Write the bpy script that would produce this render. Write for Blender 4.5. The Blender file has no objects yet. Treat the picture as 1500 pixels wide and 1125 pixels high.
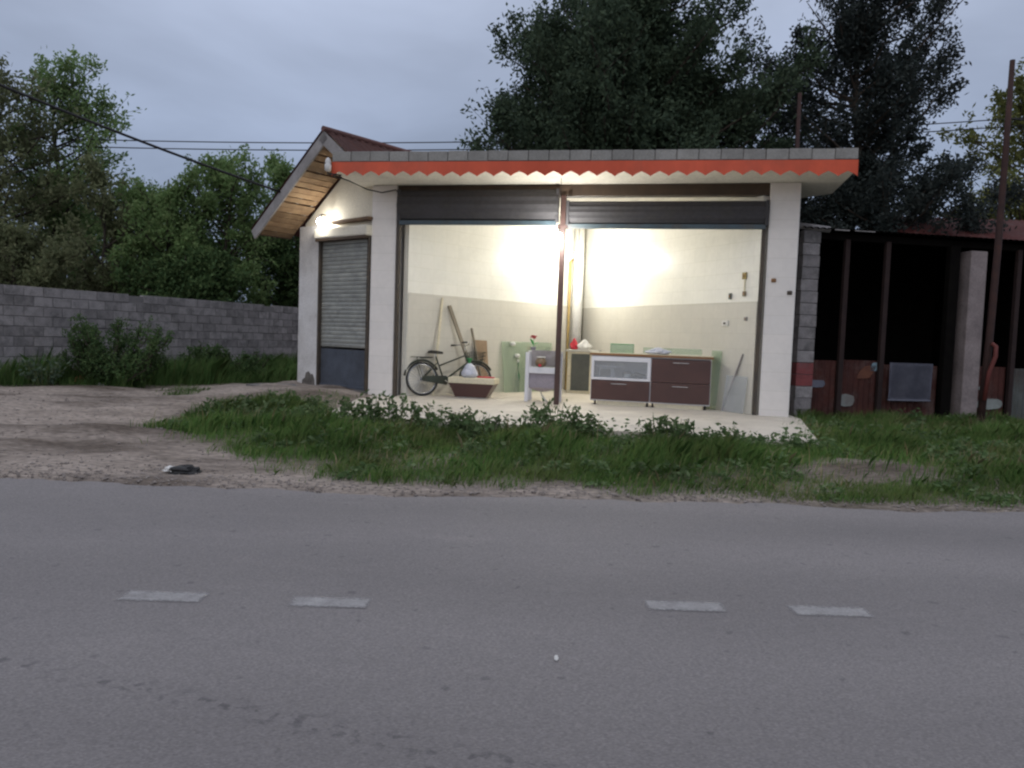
import bpy, bmesh, math, random
import numpy as np
from mathutils import Vector, Matrix, noise as mnoise

# ------------------------------------------------------------------ camera, sky, sun, exposure
SC = bpy.context.scene
COL = SC.collection
CAMZ = 1.3
PITCH = math.atan(67.5 / 1126.0); ROLL = math.radians(2.0)
fw = Vector((0, math.cos(PITCH), -math.sin(PITCH))); r0 = Vector((1, 0, 0)); u0 = Vector((0, math.sin(PITCH), math.cos(PITCH)))
rt = math.cos(ROLL) * r0 + math.sin(ROLL) * u0; upv = -math.sin(ROLL) * r0 + math.cos(ROLL) * u0
cam_d = bpy.data.cameras.new('camera'); cam = bpy.data.objects.new('camera', cam_d); COL.objects.link(cam)
cam_d.sensor_width = 36; cam_d.lens = 36 * 1126 / 1500; cam_d.clip_start = .05; cam_d.clip_end = 3000
cam.matrix_world = Matrix(((rt.x, upv.x, -fw.x, 0), (rt.y, upv.y, -fw.y, 0), (rt.z, upv.z, -fw.z, CAMZ), (0, 0, 0, 1)))
SC.camera = cam

w = bpy.data.worlds.new('World'); SC.world = w; w.use_nodes = True
wn = w.node_tree; wn.nodes.clear()
def N(t, typ, **kw):
    n = t.nodes.new(typ)
    for k, v in kw.items(): setattr(n, k, v)
    return n
def build_world():
    L = wn.links.new
    out = N(wn, 'ShaderNodeOutputWorld'); bg = N(wn, 'ShaderNodeBackground'); bg.inputs['Strength'].default_value = 1.0
    sky = N(wn, 'ShaderNodeTexSky', sky_type='NISHITA'); sky.sun_disc = False
    sky.sun_elevation = math.radians(24); sky.sun_rotation = math.radians(200)
    tc = N(wn, 'ShaderNodeTexCoord'); sep = N(wn, 'ShaderNodeSeparateXYZ'); L(tc.outputs['Generated'], sep.inputs[0])
    cl = N(wn, 'ShaderNodeClamp'); L(sep.outputs['Z'], cl.inputs['Value'])
    # overcast dome: (1 + 2 sin h) / 3 luminance, colour goes from blue-grey low down to neutral overhead
    m1 = N(wn, 'ShaderNodeMath', operation='MULTIPLY_ADD'); L(cl.outputs[0], m1.inputs[0]); m1.inputs[1].default_value = .86; m1.inputs[2].default_value = .295
    mixc = N(wn, 'ShaderNodeMix', data_type='RGBA'); L(cl.outputs[0], mixc.inputs['Factor'])
    mixc.inputs['A'].default_value = (.585, .74, 1.07, 1); mixc.inputs['B'].default_value = (.84, .85, .94, 1)
    # soft cloud structure on a flat layer
    dv = N(wn, 'ShaderNodeMath', operation='ADD'); L(cl.outputs[0], dv.inputs[0]); dv.inputs[1].default_value = .22
    sc = N(wn, 'ShaderNodeVectorMath', operation='DIVIDE'); L(tc.outputs['Generated'], sc.inputs[0]); L(dv.outputs[0], sc.inputs[1])
    nz = N(wn, 'ShaderNodeTexNoise'); nz.inputs['Scale'].default_value = 1.3; nz.inputs['Detail'].default_value = 5; nz.inputs['Roughness'].default_value = .5; nz.inputs['Distortion'].default_value = .4
    L(sc.outputs[0], nz.inputs['Vector'])
    mr = N(wn, 'ShaderNodeMapRange'); L(nz.outputs['Fac'], mr.inputs['Value']); mr.inputs['From Min'].default_value = .3; mr.inputs['From Max'].default_value = .7
    mr.inputs['To Min'].default_value = .78; mr.inputs['To Max'].default_value = 1.25
    lum = N(wn, 'ShaderNodeMath', operation='MULTIPLY'); L(m1.outputs[0], lum.inputs[0]); L(mr.outputs[0], lum.inputs[1])
    colr = N(wn, 'ShaderNodeVectorMath', operation='SCALE'); L(mixc.outputs['Result'], colr.inputs[0]); L(lum.outputs[0], colr.inputs['Scale'])
    sks = N(wn, 'ShaderNodeVectorMath', operation='SCALE'); L(sky.outputs[0], sks.inputs[0]); sks.inputs['Scale'].default_value = .07
    fin = N(wn, 'ShaderNodeMix', data_type='RGBA'); fin.inputs['Factor'].default_value = .93
    L(sks.outputs[0], fin.inputs['A']); L(colr.outputs[0], fin.inputs['B'])
    L(fin.outputs['Result'], bg.inputs['Color']); L(bg.outputs[0], out.inputs[0])
build_world()
sd = bpy.data.lights.new('sun', 'SUN'); so = bpy.data.objects.new('sun', sd); COL.objects.link(so)
sd.energy = .5; sd.angle = math.radians(60); sd.color = (1, .95, .9)
so.rotation_euler = (math.radians(66), 0, math.radians(-20))
SC.view_settings.view_transform = 'Standard'; SC.view_settings.look = 'None'; SC.view_settings.exposure = 0; SC.view_settings.gamma = 1
SC.cycles.use_denoising = True; SC.cycles.max_bounces = 8; SC.cycles.diffuse_bounces = 4; SC.cycles.sample_clamp_indirect = 6
SC.cycles.filter_width = 2.3

# ------------------------------------------------------------------ material helpers
MATS = {}
def mat(name, c1, c2=None, scale=6, rough=.8, bump=0., bscale=None, spec=.35, rand=0., metal=0., stretch=None, dirt=None, dscale=2., damt=.5, fine=.12, glass=None, transl=0.):
    m = bpy.data.materials.new(name); m.use_nodes = True; t = m.node_tree; L = t.links.new
    b = t.nodes['Principled BSDF']; b.inputs['Roughness'].default_value = rough; b.inputs['Metallic'].default_value = metal
    b.inputs['Specular IOR Level'].default_value = spec
    tc = N(t, 'ShaderNodeTexCoord'); oi = N(t, 'ShaderNodeObjectInfo')
    add = N(t, 'ShaderNodeVectorMath', operation='ADD'); L(tc.outputs['Object'], add.inputs[0])
    rs = N(t, 'ShaderNodeMath', operation='MULTIPLY'); L(oi.outputs['Random'], rs.inputs[0]); rs.inputs[1].default_value = 37.
    L(rs.outputs[0], add.inputs[1])
    vec = add.outputs[0]
    if stretch:
        mp = N(t, 'ShaderNodeMapping'); mp.inputs['Scale'].default_value = stretch; L(vec, mp.inputs['Vector']); vec = mp.outputs[0]
    nz = N(t, 'ShaderNodeTexNoise'); nz.inputs['Scale'].default_value = scale; nz.inputs['Detail'].default_value = 6; nz.inputs['Roughness'].default_value = .6
    L(vec, nz.inputs['Vector'])
    mr = N(t, 'ShaderNodeMapRange'); L(nz.outputs['Fac'], mr.inputs['Value']); mr.inputs['From Min'].default_value = .35; mr.inputs['From Max'].default_value = .65
    mx = N(t, 'ShaderNodeMix', data_type='RGBA'); L(mr.outputs[0], mx.inputs['Factor'])
    c2 = c2 or tuple(x * .82 for x in c1)
    mx.inputs['A'].default_value = (*c1, 1); mx.inputs['B'].default_value = (*c2, 1)
    cur = mx.outputs['Result']
    if dirt:
        dn = N(t, 'ShaderNodeTexNoise'); dn.inputs['Scale'].default_value = dscale; dn.inputs['Detail'].default_value = 8; dn.inputs['Roughness'].default_value = .7; L(vec, dn.inputs['Vector'])
        dr = N(t, 'ShaderNodeMapRange'); L(dn.outputs['Fac'], dr.inputs['Value']); dr.inputs['From Min'].default_value = .5; dr.inputs['From Max'].default_value = .72; dr.inputs['To Max'].default_value = damt
        dm = N(t, 'ShaderNodeMix', data_type='RGBA'); L(dr.outputs[0], dm.inputs['Factor']); L(cur, dm.inputs['A']); dm.inputs['B'].default_value = (*dirt, 1); cur = dm.outputs['Result']
    fn = N(t, 'ShaderNodeTexNoise'); fn.inputs['Scale'].default_value = (bscale or scale * 8); fn.inputs['Detail'].default_value = 3; L(vec, fn.inputs['Vector'])
    fr = N(t, 'ShaderNodeMapRange'); L(fn.outputs['Fac'], fr.inputs['Value']); fr.inputs['From Min'].default_value = .3; fr.inputs['From Max'].default_value = .7
    fr.inputs['To Min'].default_value = 1 - fine; fr.inputs['To Max'].default_value = 1 + fine
    val = fr.outputs[0]
    if rand:
        rr = N(t, 'ShaderNodeMapRange'); L(oi.outputs['Random'], rr.inputs['Value']); rr.inputs['To Min'].default_value = 1 - rand; rr.inputs['To Max'].default_value = 1 + rand
        mm = N(t, 'ShaderNodeMath', operation='MULTIPLY'); L(val, mm.inputs[0]); L(rr.outputs[0], mm.inputs[1]); val = mm.outputs[0]
    vs = N(t, 'ShaderNodeVectorMath', operation='SCALE'); L(cur, vs.inputs[0]); L(val, vs.inputs['Scale'])
    L(vs.outputs[0], b.inputs['Base Color'])
    if bump:
        bp = N(t, 'ShaderNodeBump'); bp.inputs['Strength'].default_value = bump; bp.inputs['Distance'].default_value = .01; L(fn.outputs['Fac'], bp.inputs['Height']); L(bp.outputs[0], b.inputs['Normal'])
    if glass is not None:
        b.inputs['Transmission Weight'].default_value = glass
    MATS[name] = m
    return m

def tile_mat(name, c, tw, th, rough, joint=.8, op='ADD'):
    m = mat(name, c, tuple(x * .95 for x in c), scale=1.5, rough=rough, spec=.5, fine=.03, dirt=tuple(x * .72 for x in c), dscale=.9, damt=.35)
    t = m.node_tree; L = t.links.new; b = t.nodes['Principled BSDF']
    tc = N(t, 'ShaderNodeTexCoord'); sp = N(t, 'ShaderNodeSeparateXYZ'); L(tc.outputs['Object'], sp.inputs[0])
    sm = N(t, 'ShaderNodeMath', operation=op); L(sp.outputs['X'], sm.inputs[0]); L(sp.outputs['Y'], sm.inputs[1])
    cb = N(t, 'ShaderNodeCombineXYZ'); L(sm.outputs[0], cb.inputs['X']); L(sp.outputs['Z'], cb.inputs['Y'])
    br = N(t, 'ShaderNodeTexBrick'); br.offset = 0; br.inputs['Scale'].default_value = 1; br.inputs['Brick Width'].default_value = tw; br.inputs['Row Height'].default_value = th
    br.inputs['Mortar Size'].default_value = .004; br.inputs['Color1'].default_value = (1, 1, 1, 1); br.inputs['Color2'].default_value = (.955, .96, .965, 1); br.inputs['Mortar'].default_value = (joint, joint, joint * .97, 1)
    L(cb.outputs[0], br.inputs['Vector'])
    old = b.inputs['Base Color'].links[0].from_socket
    mu = N(t, 'ShaderNodeMix', data_type='RGBA', blend_type='MULTIPLY'); mu.inputs['Factor'].default_value = 1; L(old, mu.inputs['A']); L(br.outputs['Color'], mu.inputs['B'])
    L(mu.outputs['Result'], b.inputs['Base Color'])
    bp = N(t, 'ShaderNodeBump'); bp.inputs['Strength'].default_value = .25; bp.inputs['Distance'].default_value = .004; bp.invert = True; L(br.outputs['Fac'], bp.inputs['Height']); L(bp.outputs[0], b.inputs['Normal'])
    return m

def leaf_mat(name, c1, c2, c3, transl=.25):
    m = bpy.data.materials.new(name); m.use_nodes = True; t = m.node_tree; L = t.links.new
    b = t.nodes['Principled BSDF']; b.inputs['Roughness'].default_value = .7; b.inputs['Specular IOR Level'].default_value = .08
    g = N(t, 'ShaderNodeNewGeometry'); cr = N(t, 'ShaderNodeValToRGB'); L(g.outputs['Random Per Island'], cr.inputs[0])
    e = cr.color_ramp.elements; e[0].color = (*c1, 1); e[1].color = (*c3, 1); x = e.new(.5); x.color = (*c2, 1)
    tc = N(t, 'ShaderNodeTexCoord'); nz = N(t, 'ShaderNodeTexNoise'); nz.inputs['Scale'].default_value = .9; nz.inputs['Detail'].default_value = 3; L(tc.outputs['Object'], nz.inputs['Vector'])
    mr = N(t, 'ShaderNodeMapRange'); L(nz.outputs['Fac'], mr.inputs['Value']); mr.inputs['From Min'].default_value = .3; mr.inputs['From Max'].default_value = .7; mr.inputs['To Min'].default_value = .65; mr.inputs['To Max'].default_value = 1.35
    vs = N(t, 'ShaderNodeVectorMath', operation='SCALE'); L(cr.outputs[0], vs.inputs[0]); L(mr.outputs[0], vs.inputs['Scale'])
    L(vs.outputs[0], b.inputs['Base Color'])
    tr = N(t, 'ShaderNodeBsdfTranslucent'); L(vs.outputs[0], tr.inputs['Color'])
    ms = N(t, 'ShaderNodeMixShader'); ms.inputs[0].default_value = transl; L(b.outputs[0], ms.inputs[1]); L(tr.outputs[0], ms.inputs[2])
    L(ms.outputs[0], t.nodes['Material Output'].inputs['Surface'])
    return m

def emit_mat(name, c, s):
    m = bpy.data.materials.new(name); m.use_nodes = True; t = m.node_tree; t.nodes.clear()
    o = N(t, 'ShaderNodeOutputMaterial'); e = N(t, 'ShaderNodeEmission'); e.inputs[0].default_value = (*c, 1); e.inputs[1].default_value = s
    t.links.new(e.outputs[0], o.inputs[0]); return m

# ------------------------------------------------------------------ mesh helpers
def obx(bm, c, ax, ay, az, size, bev=0.):
    """oriented box: centre, unit axes, full sizes"""
    c = Vector(c); ax = Vector(ax) * size[0] / 2; ay = Vector(ay) * size[1] / 2; az = Vector(az) * size[2] / 2
    vs = [bm.verts.new(c + sx * ax + sy * ay + sz * az) for sx in (-1, 1) for sy in (-1, 1) for sz in (-1, 1)]
    fs = [bm.faces.new([vs[i] for i in f]) for f in ((0, 1, 3, 2), (4, 6, 7, 5), (0, 4, 5, 1), (2, 3, 7, 6), (0, 2, 6, 4), (1, 5, 7, 3))]
    if bev:
        es = list({e for f in fs for e in f.edges})
        bmesh.ops.bevel(bm, geom=es, offset=bev, segments=2, affect='EDGES', profile=.5)
def box(bm, x0, x1, y0, y1, z0, z1, bev=0.):
    obx(bm, ((x0 + x1) / 2, (y0 + y1) / 2, (z0 + z1) / 2), (1, 0, 0), (0, 1, 0), (0, 0, 1), (abs(x1 - x0), abs(y1 - y0), abs(z1 - z0)), bev)
def prism(bm, poly, z0, z1):
    a = [bm.verts.new((p[0], p[1], z0)) for p in poly]; b = [bm.verts.new((p[0], p[1], z1)) for p in poly]
    n = len(poly); bm.faces.new(a[::-1]); bm.faces.new(b)
    for i in range(n): bm.faces.new((a[i], a[(i + 1) % n], b[(i + 1) % n], b[i]))
def prism3(bm, pts, d):
    d = Vector(d); a = [bm.verts.new(Vector(p)) for p in pts]; b = [bm.verts.new(Vector(p) + d) for p in pts]
    n = len(pts); bm.faces.new(a[::-1]); bm.faces.new(b)
    for i in range(n): bm.faces.new((a[i], a[(i + 1) % n], b[(i + 1) % n], b[i]))
def tube(bm, pts, rad, seg=8, cap=True, closed=False):
    pts = [Vector(p) for p in pts]; n = len(pts)
    rad = [float(q) for q in rad] if hasattr(rad, "__len__") else [float(rad)] * n
    rings = []; prev = None
    for i, p in enumerate(pts):
        if closed: d = pts[(i + 1) % n] - pts[i - 1]
        else: d = pts[min(i + 1, n - 1)] - pts[max(i - 1, 0)]
        d.normalize()
        if prev is None:
            a = d.orthogonal().normalized()
        else:
            a = prev - d * prev.dot(d)
            a = a.normalized() if a.length > 1e-6 else d.orthogonal().normalized()
        prev = a; b = d.cross(a)
        rings.append([bm.verts.new(p + rad[i] * (math.cos(2 * math.pi * k / seg) * a + math.sin(2 * math.pi * k / seg) * b)) for k in range(seg)])
    m = n if closed else n - 1
    for i in range(m):
        A = rings[i]; B = rings[(i + 1) % n]
        for k in range(seg): bm.faces.new((A[k], A[(k + 1) % seg], B[(k + 1) % seg], B[k]))
    if cap and not closed: bm.faces.new(rings[0][::-1]); bm.faces.new(rings[-1])
def lathe(bm, prof, c=(0, 0, 0), seg=16):
    c = Vector(c); rings = [[bm.verts.new(c + Vector((r * math.cos(2 * math.pi * k / seg), r * math.sin(2 * math.pi * k / seg), z))) for k in range(seg)] for r, z in prof]
    for A, B in zip(rings, rings[1:]):
        for k in range(seg): bm.faces.new((A[k], A[(k + 1) % seg], B[(k + 1) % seg], B[k]))
    bm.faces.new(rings[0][::-1]); bm.faces.new(rings[-1])
def ob(name, bm, m, parent=None, loc=None, rz=0, smooth=False):
    bmesh.ops.recalc_face_normals(bm, faces=bm.faces)
    me = bpy.data.meshes.new(name); bm.to_mesh(me); bm.free()
    me.materials.append(m)
    if smooth:
        for p in me.polygons: p.use_smooth = True
    o = bpy.data.objects.new(name, me); COL.objects.link(o); o.parent = parent
    if loc is not None: o.location = loc
    if rz: o.rotation_euler = (0, 0, rz)
    return o
def part(name, m, parent, fn, smooth=False):
    bm = bmesh.new(); fn(bm); return ob(name, bm, m, parent, smooth=smooth)
def empty(name, loc, rz=0, label=None, cat=None, group=None):
    o = bpy.data.objects.new(name, None); COL.objects.link(o); o.location = loc; o.rotation_euler = (0, 0, rz); o.empty_display_size = .2
    if label: tag(o, label, cat, group)
    return o
def tag(o, label, cat, group=None):
    o['label'] = label; o['category'] = cat
    if group: o['group'] = group
    return o
def copy_part(o, parent, loc, rz=0):
    c = o.copy(); COL.objects.link(c); c.parent = parent; c.location = loc; c.rotation_euler = (0, 0, rz); return c
def np_mesh(name, V, nper, m, parent=None):
    """V: (k, nper, 3) -> k polygons with nper corners"""
    k = V.shape[0]; me = bpy.data.meshes.new(name)
    me.vertices.add(k * nper); me.vertices.foreach_set('co', V.reshape(-1).astype(np.float32))
    me.loops.add(k * nper); me.loops.foreach_set('vertex_index', np.arange(k * nper, dtype=np.int32))
    me.polygons.add(k); me.polygons.foreach_set('loop_start', np.arange(0, k * nper, nper, dtype=np.int32))
    me.update(calc_edges=True); me.validate(); me.materials.append(m)
    o = bpy.data.objects.new(name, me); COL.objects.link(o); o.parent = parent
    return o

# ------------------------------------------------------------------ materials
M_dirt = mat('dirt', (.315, .268, .230), (.175, .146, .124), scale=1.5, rough=.95, bump=1., bscale=34, spec=.1, dirt=(.07, .053, .041), dscale=1.5, damt=.85, fine=.38, stretch=(.33, 1, 1))
M_conc = mat('concrete_floor', (.62, .57, .49), (.53, .485, .415), scale=1.4, rough=.6, bump=.15, bscale=40, spec=.3, dirt=(.30, .26, .2), dscale=1.3, damt=.5)
M_apron = mat('dark_concrete', (.17, .16, .15), (.10, .095, .09), scale=2., rough=.85, bump=.3, bscale=30)
M_tileU = tile_mat('upper_wall_tile', (.86, .845, .775), .41, .25, .24, .88)
M_tileL = tile_mat('lower_wall_tile', (.615, .59, .525), .41, .25, .24, .88)
M_tileUR = tile_mat('upper_wall_tile_right', (.86, .845, .775), .42, .25, .24, .88, 'SUBTRACT')
M_tileLR = tile_mat('lower_wall_tile_right', (.615, .59, .525), .42, .25, .24, .88, 'SUBTRACT')
M_pil = tile_mat('pillar_tile', (.80, .755, .71), .6, .3, .2, .86)
M_plast = mat('cream_plaster', (.70, .66, .56), (.62, .58, .48), scale=2, rough=.85, bump=.15, bscale=50, dirt=(.4, .35, .28), damt=.3)
M_column = mat('white_column_plaster', (.66, .645, .63), (.56, .54, .52), scale=1.6, rough=.8, bump=.15, bscale=40, dirt=(.2, .18, .15), dscale=1.2, damt=.45)
M_ceil = mat('ceiling_paint', (.76, .72, .63), (.66, .62, .54), scale=2.5, rough=.85, dirt=(.4, .36, .3), damt=.3)
M_cope = mat('coping_block', (.30, .29, .27), (.225, .217, .20), scale=3, rough=.9, bump=.3, bscale=40, rand=.08, dirt=(.14, .135, .125), damt=.4)
M_mortar = mat('mortar', (.22, .205, .19), None, rough=.95)
M_val = mat('orange_valance', (.64, .095, .038), (.52, .075, .03), scale=2, rough=.55, fine=.06, dirt=(.36, .075, .038), dscale=1.1, damt=.7, stretch=(1, 1, .6))
M_beam = mat('brown_beam', (.075, .05, .033), (.05, .035, .025), scale=3, rough=.7)
M_shut = mat('dark_shutter', (.062, .060, .066), (.045, .044, .049), scale=2, rough=.75, metal=0., dirt=(.075, .07, .06), damt=.5)
M_shutb = mat('blue_grey_bar', (.07, .105, .13), (.05, .07, .085), scale=4, rough=.5, metal=.2, dirt=(.13, .11, .09), damt=.6)
M_post = mat('brown_painted_steel', (.075, .038, .032), (.05, .028, .025), scale=5, rough=.5, spec=.4)
M_track = mat('shutter_track', (.06, .05, .042), (.09, .07, .05), scale=7, rough=.6)
M_board = mat('soffit_board', (.30, .20, .115), (.19, .12, .068), scale=5, rough=.85, rand=.38, stretch=(1, 1, 1), bump=.2, dirt=(.13, .08, .05), damt=.5)
M_barge = mat('grey_bargeboard', (.33, .31, .30), (.25, .235, .225), scale=3, rough=.85, dirt=(.16, .15, .14), damt=.5)
M_roof = mat('rusty_roof_sheet', (.145, .062, .05), (.105, .05, .045), scale=2, rough=.7, dirt=(.2, .13, .11), damt=.5)
M_slat = mat('shutter_slat', (.38, .38, .34), (.29, .295, .27), scale=4, rough=.45, metal=.35, rand=.1, dirt=(.12, .11, .1), damt=.4)
M_plate = mat('shutter_plate', (.11, .125, .155), (.08, .09, .11), scale=3, rough=.5, metal=.3, dirt=(.05, .05, .05), damt=.5)
M_block = mat('concrete_block', (.31, .285, .28), (.215, .20, .197), scale=5, rough=.95, bump=.6, bscale=45, rand=.2, dirt=(.07, .068, .065), dscale=2.5, damt=.6)
M_blockred = mat('red_painted_block', (.28, .075, .075), (.2, .06, .06), scale=6, rough=.9, bump=.4, bscale=45, dirt=(.15, .13, .13), damt=.6)
M_wood = mat('grey_wood', (.26, .225, .17), (.17, .145, .11), scale=6, rough=.85, stretch=(1, 1, .15), bump=.3)
M_brownlam = mat('dark_brown_laminate', (.078, .036, .032), (.062, .029, .026), scale=3, rough=.35, spec=.45, fine=.05)
M_white = mat('white_laminate', (.66, .66, .70), (.6, .6, .64), scale=2, rough=.4, fine=.04)
M_cream = mat('cream_board', (.66, .60, .44), (.55, .5, .37), scale=3, rough=.6)
M_ctop = mat('brown_countertop', (.25, .13, .055), (.19, .095, .04), scale=5, rough=.5, stretch=(.2, 1, 1))
M_steel = mat('chrome', (.55, .55, .55), None, rough=.25, metal=.9)
M_greyp = mat('grey_panel', (.115, .12, .105), (.09, .095, .085), scale=3, rough=.4)
M_lav = mat('lavender_panel', (.30, .27, .31), (.25, .225, .26), scale=4, rough=.5)
M_bikeg = mat('dark_green_paint', (.045, .055, .04), (.035, .042, .033), scale=8, rough=.4, metal=.2, dirt=(.12, .085, .05), dscale=8, damt=.5)
M_rubber = mat('rubber', (.03, .03, .028), None, rough=.8)
M_saddle = mat('black_vinyl', (.02, .02, .02), None, rough=.5)
M_card = mat('brown_card', (.30, .215, .14), (.24, .17, .11), scale=5, rough=.9)
M_bag = mat('white_plastic_bag', (.55, .56, .62), (.45, .47, .55), scale=9, rough=.35, spec=.4)
M_green = mat('green_plastic', (.06, .30, .10), (.04, .22, .07), scale=8, rough=.5)
M_red = mat('red_plastic', (.55, .035, .06), (.42, .025, .04), scale=8, rough=.45)
M_wht = mat('white_plastic', (.7, .69, .66), None, rough=.4)
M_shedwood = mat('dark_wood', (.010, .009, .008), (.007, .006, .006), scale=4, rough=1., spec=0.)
M_rust = mat('rusty_steel', (.05, .024, .02), (.035, .018, .016), scale=6, rough=.8, bump=.2, dirt=(.085, .034, .022), dscale=5, damt=.5)
M_rustsheet = mat('rusty_painted_sheet', (.16, .058, .047), (.10, .042, .037), scale=2.6, rough=.75, dirt=(.25, .19, .17), dscale=2.1, damt=.7)
M_pale = mat('pale_blue_cloth', (.16, .162, .20), (.11, .113, .145), scale=3, rough=.9, dirt=(.12, .12, .14), damt=.5)
M_paleg = mat('pale_green_sheet', (.27, .29, .275), (.17, .18, .17), scale=2.5, rough=.8, dirt=(.12, .08, .07), damt=.6)
M_pink = mat('pinkish_concrete', (.30, .25, .24), (.22, .18, .175), scale=3, rough=.9, dirt=(.12, .10, .1), damt=.6, bump=.3, bscale=30)
M_cable = mat('black_cable', (.012, .012, .014), None, rough=.6)
M_bark = mat('bark', (.07, .055, .042), (.045, .036, .028), scale=5, rough=.95, bump=.6, bscale=20, stretch=(1, 1, .3))
M_stone = mat('stone', (.29, .255, .23), (.17, .145, .13), scale=3, rough=.95, fine=.2)
M_mark = mat('worn_white_paint', (.39, .38, .375), (.30, .29, .285), scale=12, rough=.8, dirt=(.22, .207, .208), dscale=9, damt=1.0, fine=.15, bscale=120)

def asphalt():
    m = mat('asphalt', (.215, .199, .194), (.176, .163, .16), scale=.8, rough=.8, bump=.3, bscale=190, spec=.3, dirt=(.26, .24, .232), dscale=3.2, damt=.45, fine=.2, stretch=(.35, 1, 1))
    t = m.node_tree; L = t.links.new; b = t.nodes['Principled BSDF']
    tc = N(t, 'ShaderNodeTexCoord')
    # dark drip spots scattered along a line on the road
    mp = N(t, 'ShaderNodeMapping'); mp.inputs['Location'].default_value = (.87, -2.55, 0); L(tc.outputs['Object'], mp.inputs['Vector'])
    ro = N(t, 'ShaderNodeMapping'); ro.inputs['Rotation'].default_value = (0, 0, math.radians(17)); L(mp.outputs[0], ro.inputs['Vector'])
    sp = N(t, 'ShaderNodeSeparateXYZ'); L(ro.outputs[0], sp.inputs[0])
    ab = N(t, 'ShaderNodeMath', operation='ABSOLUTE'); L(sp.outputs['Y'], ab.inputs[0])
    mr = N(t, 'ShaderNodeMapRange'); L(ab.outputs[0], mr.inputs['Value']); mr.inputs['From Min'].default_value = .0; mr.inputs['From Max'].default_value = .09; mr.inputs['To Min'].default_value = 1; mr.inputs['To Max'].default_value = .0
    vo = N(t, 'ShaderNodeTexNoise'); vo.inputs['Scale'].default_value = 20; vo.inputs['Detail'].default_value = 2; L(tc.outputs['Object'], vo.inputs['Vector'])
    vr = N(t, 'ShaderNodeMapRange'); L(vo.outputs['Fac'], vr.inputs['Value']); vr.inputs['From Min'].default_value = .54; vr.inputs['From Max'].default_value = .62
    mu = N(t, 'ShaderNodeMath', operation='MULTIPLY'); L(mr.outputs[0], mu.inputs[0]); L(vr.outputs[0], mu.inputs[1])
    # a few spots everywhere
    v2 = N(t, 'ShaderNodeTexNoise'); v2.inputs['Scale'].default_value = 11; v2.inputs['Detail'].default_value = 1; L(tc.outputs['Object'], v2.inputs['Vector'])
    v2r = N(t, 'ShaderNodeMapRange'); L(v2.outputs['Fac'], v2r.inputs['Value']); v2r.inputs['From Min'].default_value = .70; v2r.inputs['From Max'].default_value = .76; v2r.inputs['To Max'].default_value = .7
    mxm = N(t, 'ShaderNodeMath', operation='MAXIMUM'); L(mu.outputs[0], mxm.inputs[0]); L(v2r.outputs[0], mxm.inputs[1])
    sc = N(t, 'ShaderNodeMath', operation='MULTIPLY'); L(mxm.outputs[0], sc.inputs[0]); sc.inputs[1].default_value = .62
    old = b.inputs['Base Color'].links[0].from_socket
    dm = N(t, 'ShaderNodeMix', data_type='RGBA'); L(sc.outputs[0], dm.inputs['Factor']); L(old, dm.inputs['A']); dm.inputs['B'].default_value = (.075, .07, .075, 1)
    L(dm.outputs['Result'], b.inputs['Base Color'])
    # coarse aggregate: pale and dark chips
    ag = N(t, 'ShaderNodeTexVoronoi'); ag.inputs['Scale'].default_value = 110; L(tc.outputs['Object'], ag.inputs['Vector'])
    sx = N(t, 'ShaderNodeSeparateColor'); L(ag.outputs['Color'], sx.inputs[0])
    agr = N(t, 'ShaderNodeMapRange'); L(sx.outputs[0], agr.inputs['Value']); agr.inputs['To Min'].default_value = .88; agr.inputs['To Max'].default_value = 1.12
    vs = N(t, 'ShaderNodeVectorMath', operation='SCALE'); L(dm.outputs['Result'], vs.inputs[0]); L(agr.outputs[0], vs.inputs['Scale'])
    # wheel tracks: slightly darker, polished bands along the lanes
    sy = N(t, 'ShaderNodeSeparateXYZ'); L(tc.outputs['Object'], sy.inputs[0])
    wv = N(t, 'ShaderNodeMath', operation='SINE'); mm = N(t, 'ShaderNodeMath', operation='MULTIPLY_ADD'); L(sy.outputs['Y'], mm.inputs[0]); mm.inputs[1].default_value = 4.1; mm.inputs[2].default_value = 1.0; L(mm.outputs[0], wv.inputs[0])
    wr = N(t, 'ShaderNodeMapRange'); L(wv.outputs[0], wr.inputs['Value']); wr.inputs['From Min'].default_value = -1; wr.inputs['To Min'].default_value = .93; wr.inputs['To Max'].default_value = 1.05
    v3 = N(t, 'ShaderNodeVectorMath', operation='SCALE'); L(vs.outputs[0], v3.inputs[0]); L(wr.outputs[0], v3.inputs['Scale'])
    L(v3.outputs[0], b.inputs['Base Color'])
    return m
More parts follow.
